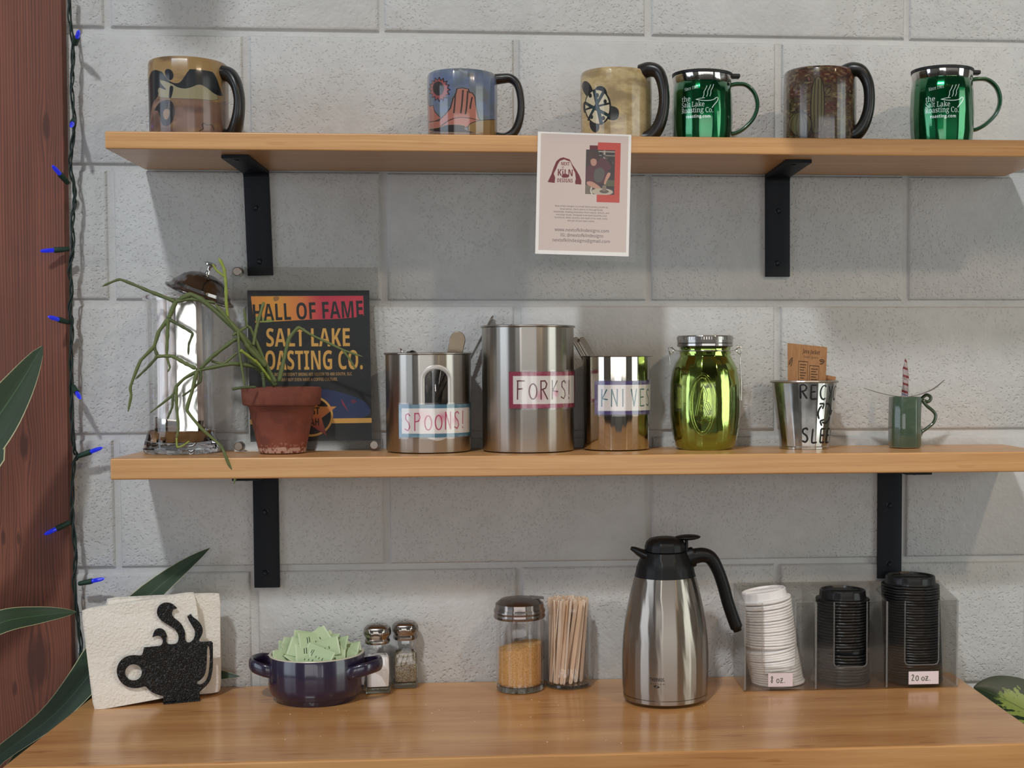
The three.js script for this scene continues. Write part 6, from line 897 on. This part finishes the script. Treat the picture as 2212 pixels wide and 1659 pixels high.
{
  const tex = canvasTex(128, 512, (x, w, h) => { x.fillStyle = '#24391f'; x.fillRect(0, 0, w, h); mottle(x, w, h, 900, [[28, 48, 28], [46, 66, 42]], 0.5, 20, 3); x.fillStyle = '#3f5c38'; x.fillRect(w / 2 - 2, 0, 4, h); x.fillStyle = '#b9b48c'; x.fillRect(0, 0, 3, h); x.fillRect(w - 3, 0, 3, h); });
  const mat = std({ map: tex, roughness: 0.55 });
  const base = V(-1.12, 0, 0.32), t = thing('leafy_plant', 'tall pot plant with long dark green pale-edged leaves beside the worktop', 'plant', base), L = (px, py, z) => Pz(px, py, z).sub(base);
  part(t, 'pot', lathe([[0, 0], [0.13, 0], [0.14, 0.02], [0.17, 0.3], [0.16, 0.3], [0.13, 0.02], [0, 0.02]], 40), std({ color: 0x5b4437, roughness: 0.8 })); part(t, 'cane', strap([V(0, 0.02, 0), V(0.01, 0.4, 0), V(0, 0.86, 0.01)], () => [0.018, 0.018], 20, 12), std({ color: 0x6b5a40, roughness: 0.9 }));
  const root = V(0.0, 0.84, 0.01), F = V(0.15, 0.5, 0.85);
  const blade = (pts, half, face = F, fold = 0.2) => part(t, 'leaf', leafGeo(pts, half, face, fold), mat);
  const spear = (w) => (s) => w * Math.pow(Math.sin(PI * clamp(0.06 + s * 0.94)), 0.7) + 0.0006;
  blade([root, V(-0.12, 1.1, 0.02), L(-150, 1060, 0.2), L(-40, 945, 0.17), L(30, 850, 0.15), L(92, 747, 0.13)], spear(0.035), V(0.3, 0.25, 0.9), 0.15);
  blade([root, L(-260, 1500, 0.26), L(-100, 1396, 0.21), L(0, 1346, 0.18), L(85, 1330, 0.15), L(165, 1322, 0.13)], spear(0.02), V(0, 0.6, 0.8), 0.15);
  blade([V(0.02, 0.8, 0), L(-120, 1730, 0.1), L(0, 1632, 0.06), L(108, 1552, 0.05), L(182, 1472, 0.046), L(235, 1395, 0.045), L(300, 1308, 0.04), L(385, 1234, 0.03), L(453, 1184, 0.022)], (s) => mix(0.013, 0.03, sstep(0.25, 0.62, s)) * Math.pow(Math.sin(PI * clamp(0.2 + s * 0.8)), 0.8) + 0.0005, V(-0.1, 0.35, 0.93), 0.22);
  blade([V(0.02, 0.79, 0), L(-90, 1760, 0.1), L(85, 1608, 0.05), L(180, 1518, 0.045), L(290, 1458, 0.04), L(430, 1456, 0.03), L(518, 1461, 0.03)], (s) => 0.02 * Math.pow(Math.sin(PI * clamp(0.05 + s * 0.95)), 0.8) + 0.0005, V(0, 0.45, 0.9), 0.2);
}
{
  const tex = canvasTex(256, 512, (x, w, h) => {
    x.fillStyle = '#14280f'; x.fillRect(0, 0, w, h); const d = x.getImageData(0, 0, w, h), a = d.data;
    for (let j = 0; j < h; j++) for (let i = 0; i < w; i++) { const u = Math.abs(i / w - 0.5) * 2, v = j / h, n = fbm(i / w, v, 10, 40, 3, 77), m = vn(i / w * 6, (v + u * 0.35) * 34, 6, 64, 5), k = sstep(0.04, -0.05, u - 0.46 + 0.5 * Math.abs(v - 0.5) + (m - 0.5) * 0.8 + (n - 0.5) * 0.5), k2 = k * sstep(0.2, 0.34, v + (m - 0.5) * 0.1), o = (j * w + i) * 4; a[o] = mix(a[o], 128, k2); a[o + 1] = mix(a[o + 1], 142, k2); a[o + 2] = mix(a[o + 2], 66, k2); if (u < 0.012) { a[o] = 60; a[o + 1] = 86; a[o + 2] = 40; } }
    x.putImageData(d, 0, 0);
  });
  const mat = phy({ map: tex, roughness: 0.4, clearcoat: 0.3, clearcoatRoughness: 0.25 }), base = V(1.15, 0, 0.25), t = thing('variegated_plant', 'pot plant with a dark green leaf splashed yellow beside the worktop end', 'plant', base), L = (px, py, z) => Pz(px, py, z).sub(base);
  part(t, 'pot', lathe([[0, 0], [0.12, 0], [0.13, 0.02], [0.16, 0.28], [0.15, 0.28], [0.12, 0.02], [0, 0.02]], 40), std({ color: 0x4a3a30, roughness: 0.8 })); part(t, 'stem', strap([V(0, 0.02, 0), V(-0.01, 0.4, 0), V(0, 0.78, 0)], () => [0.014, 0.014], 20, 12), std({ color: 0x3d5a2c, roughness: 0.6 }));
  part(t, 'stalk', strap([V(0, 0.7, 0), V(-0.04, 0.85, 0.0), L(2420, 1640, 0.2)], () => [0.005, 0.005], 20, 10), std({ color: 0x4d6a38, roughness: 0.6 }));
  part(t, 'leaf', leafGeo([L(2440, 1668, 0.2), L(2330, 1598, 0.17), L(2215, 1535, 0.13), L(2150, 1502, 0.11), L(2103, 1484, 0.1)], (s) => 0.046 * Math.pow(Math.sin(PI * clamp(0.06 + s * 0.94)), 0.75) + 0.0006, V(-0.25, 0.75, 0.6), 0.18, 36), mat, 'dark green leaf with a yellow splash');
}

scene.traverse((o) => { if (o.isMesh) o.castShadow = o.receiveShadow = true; });
renderer.render(scene, camera);
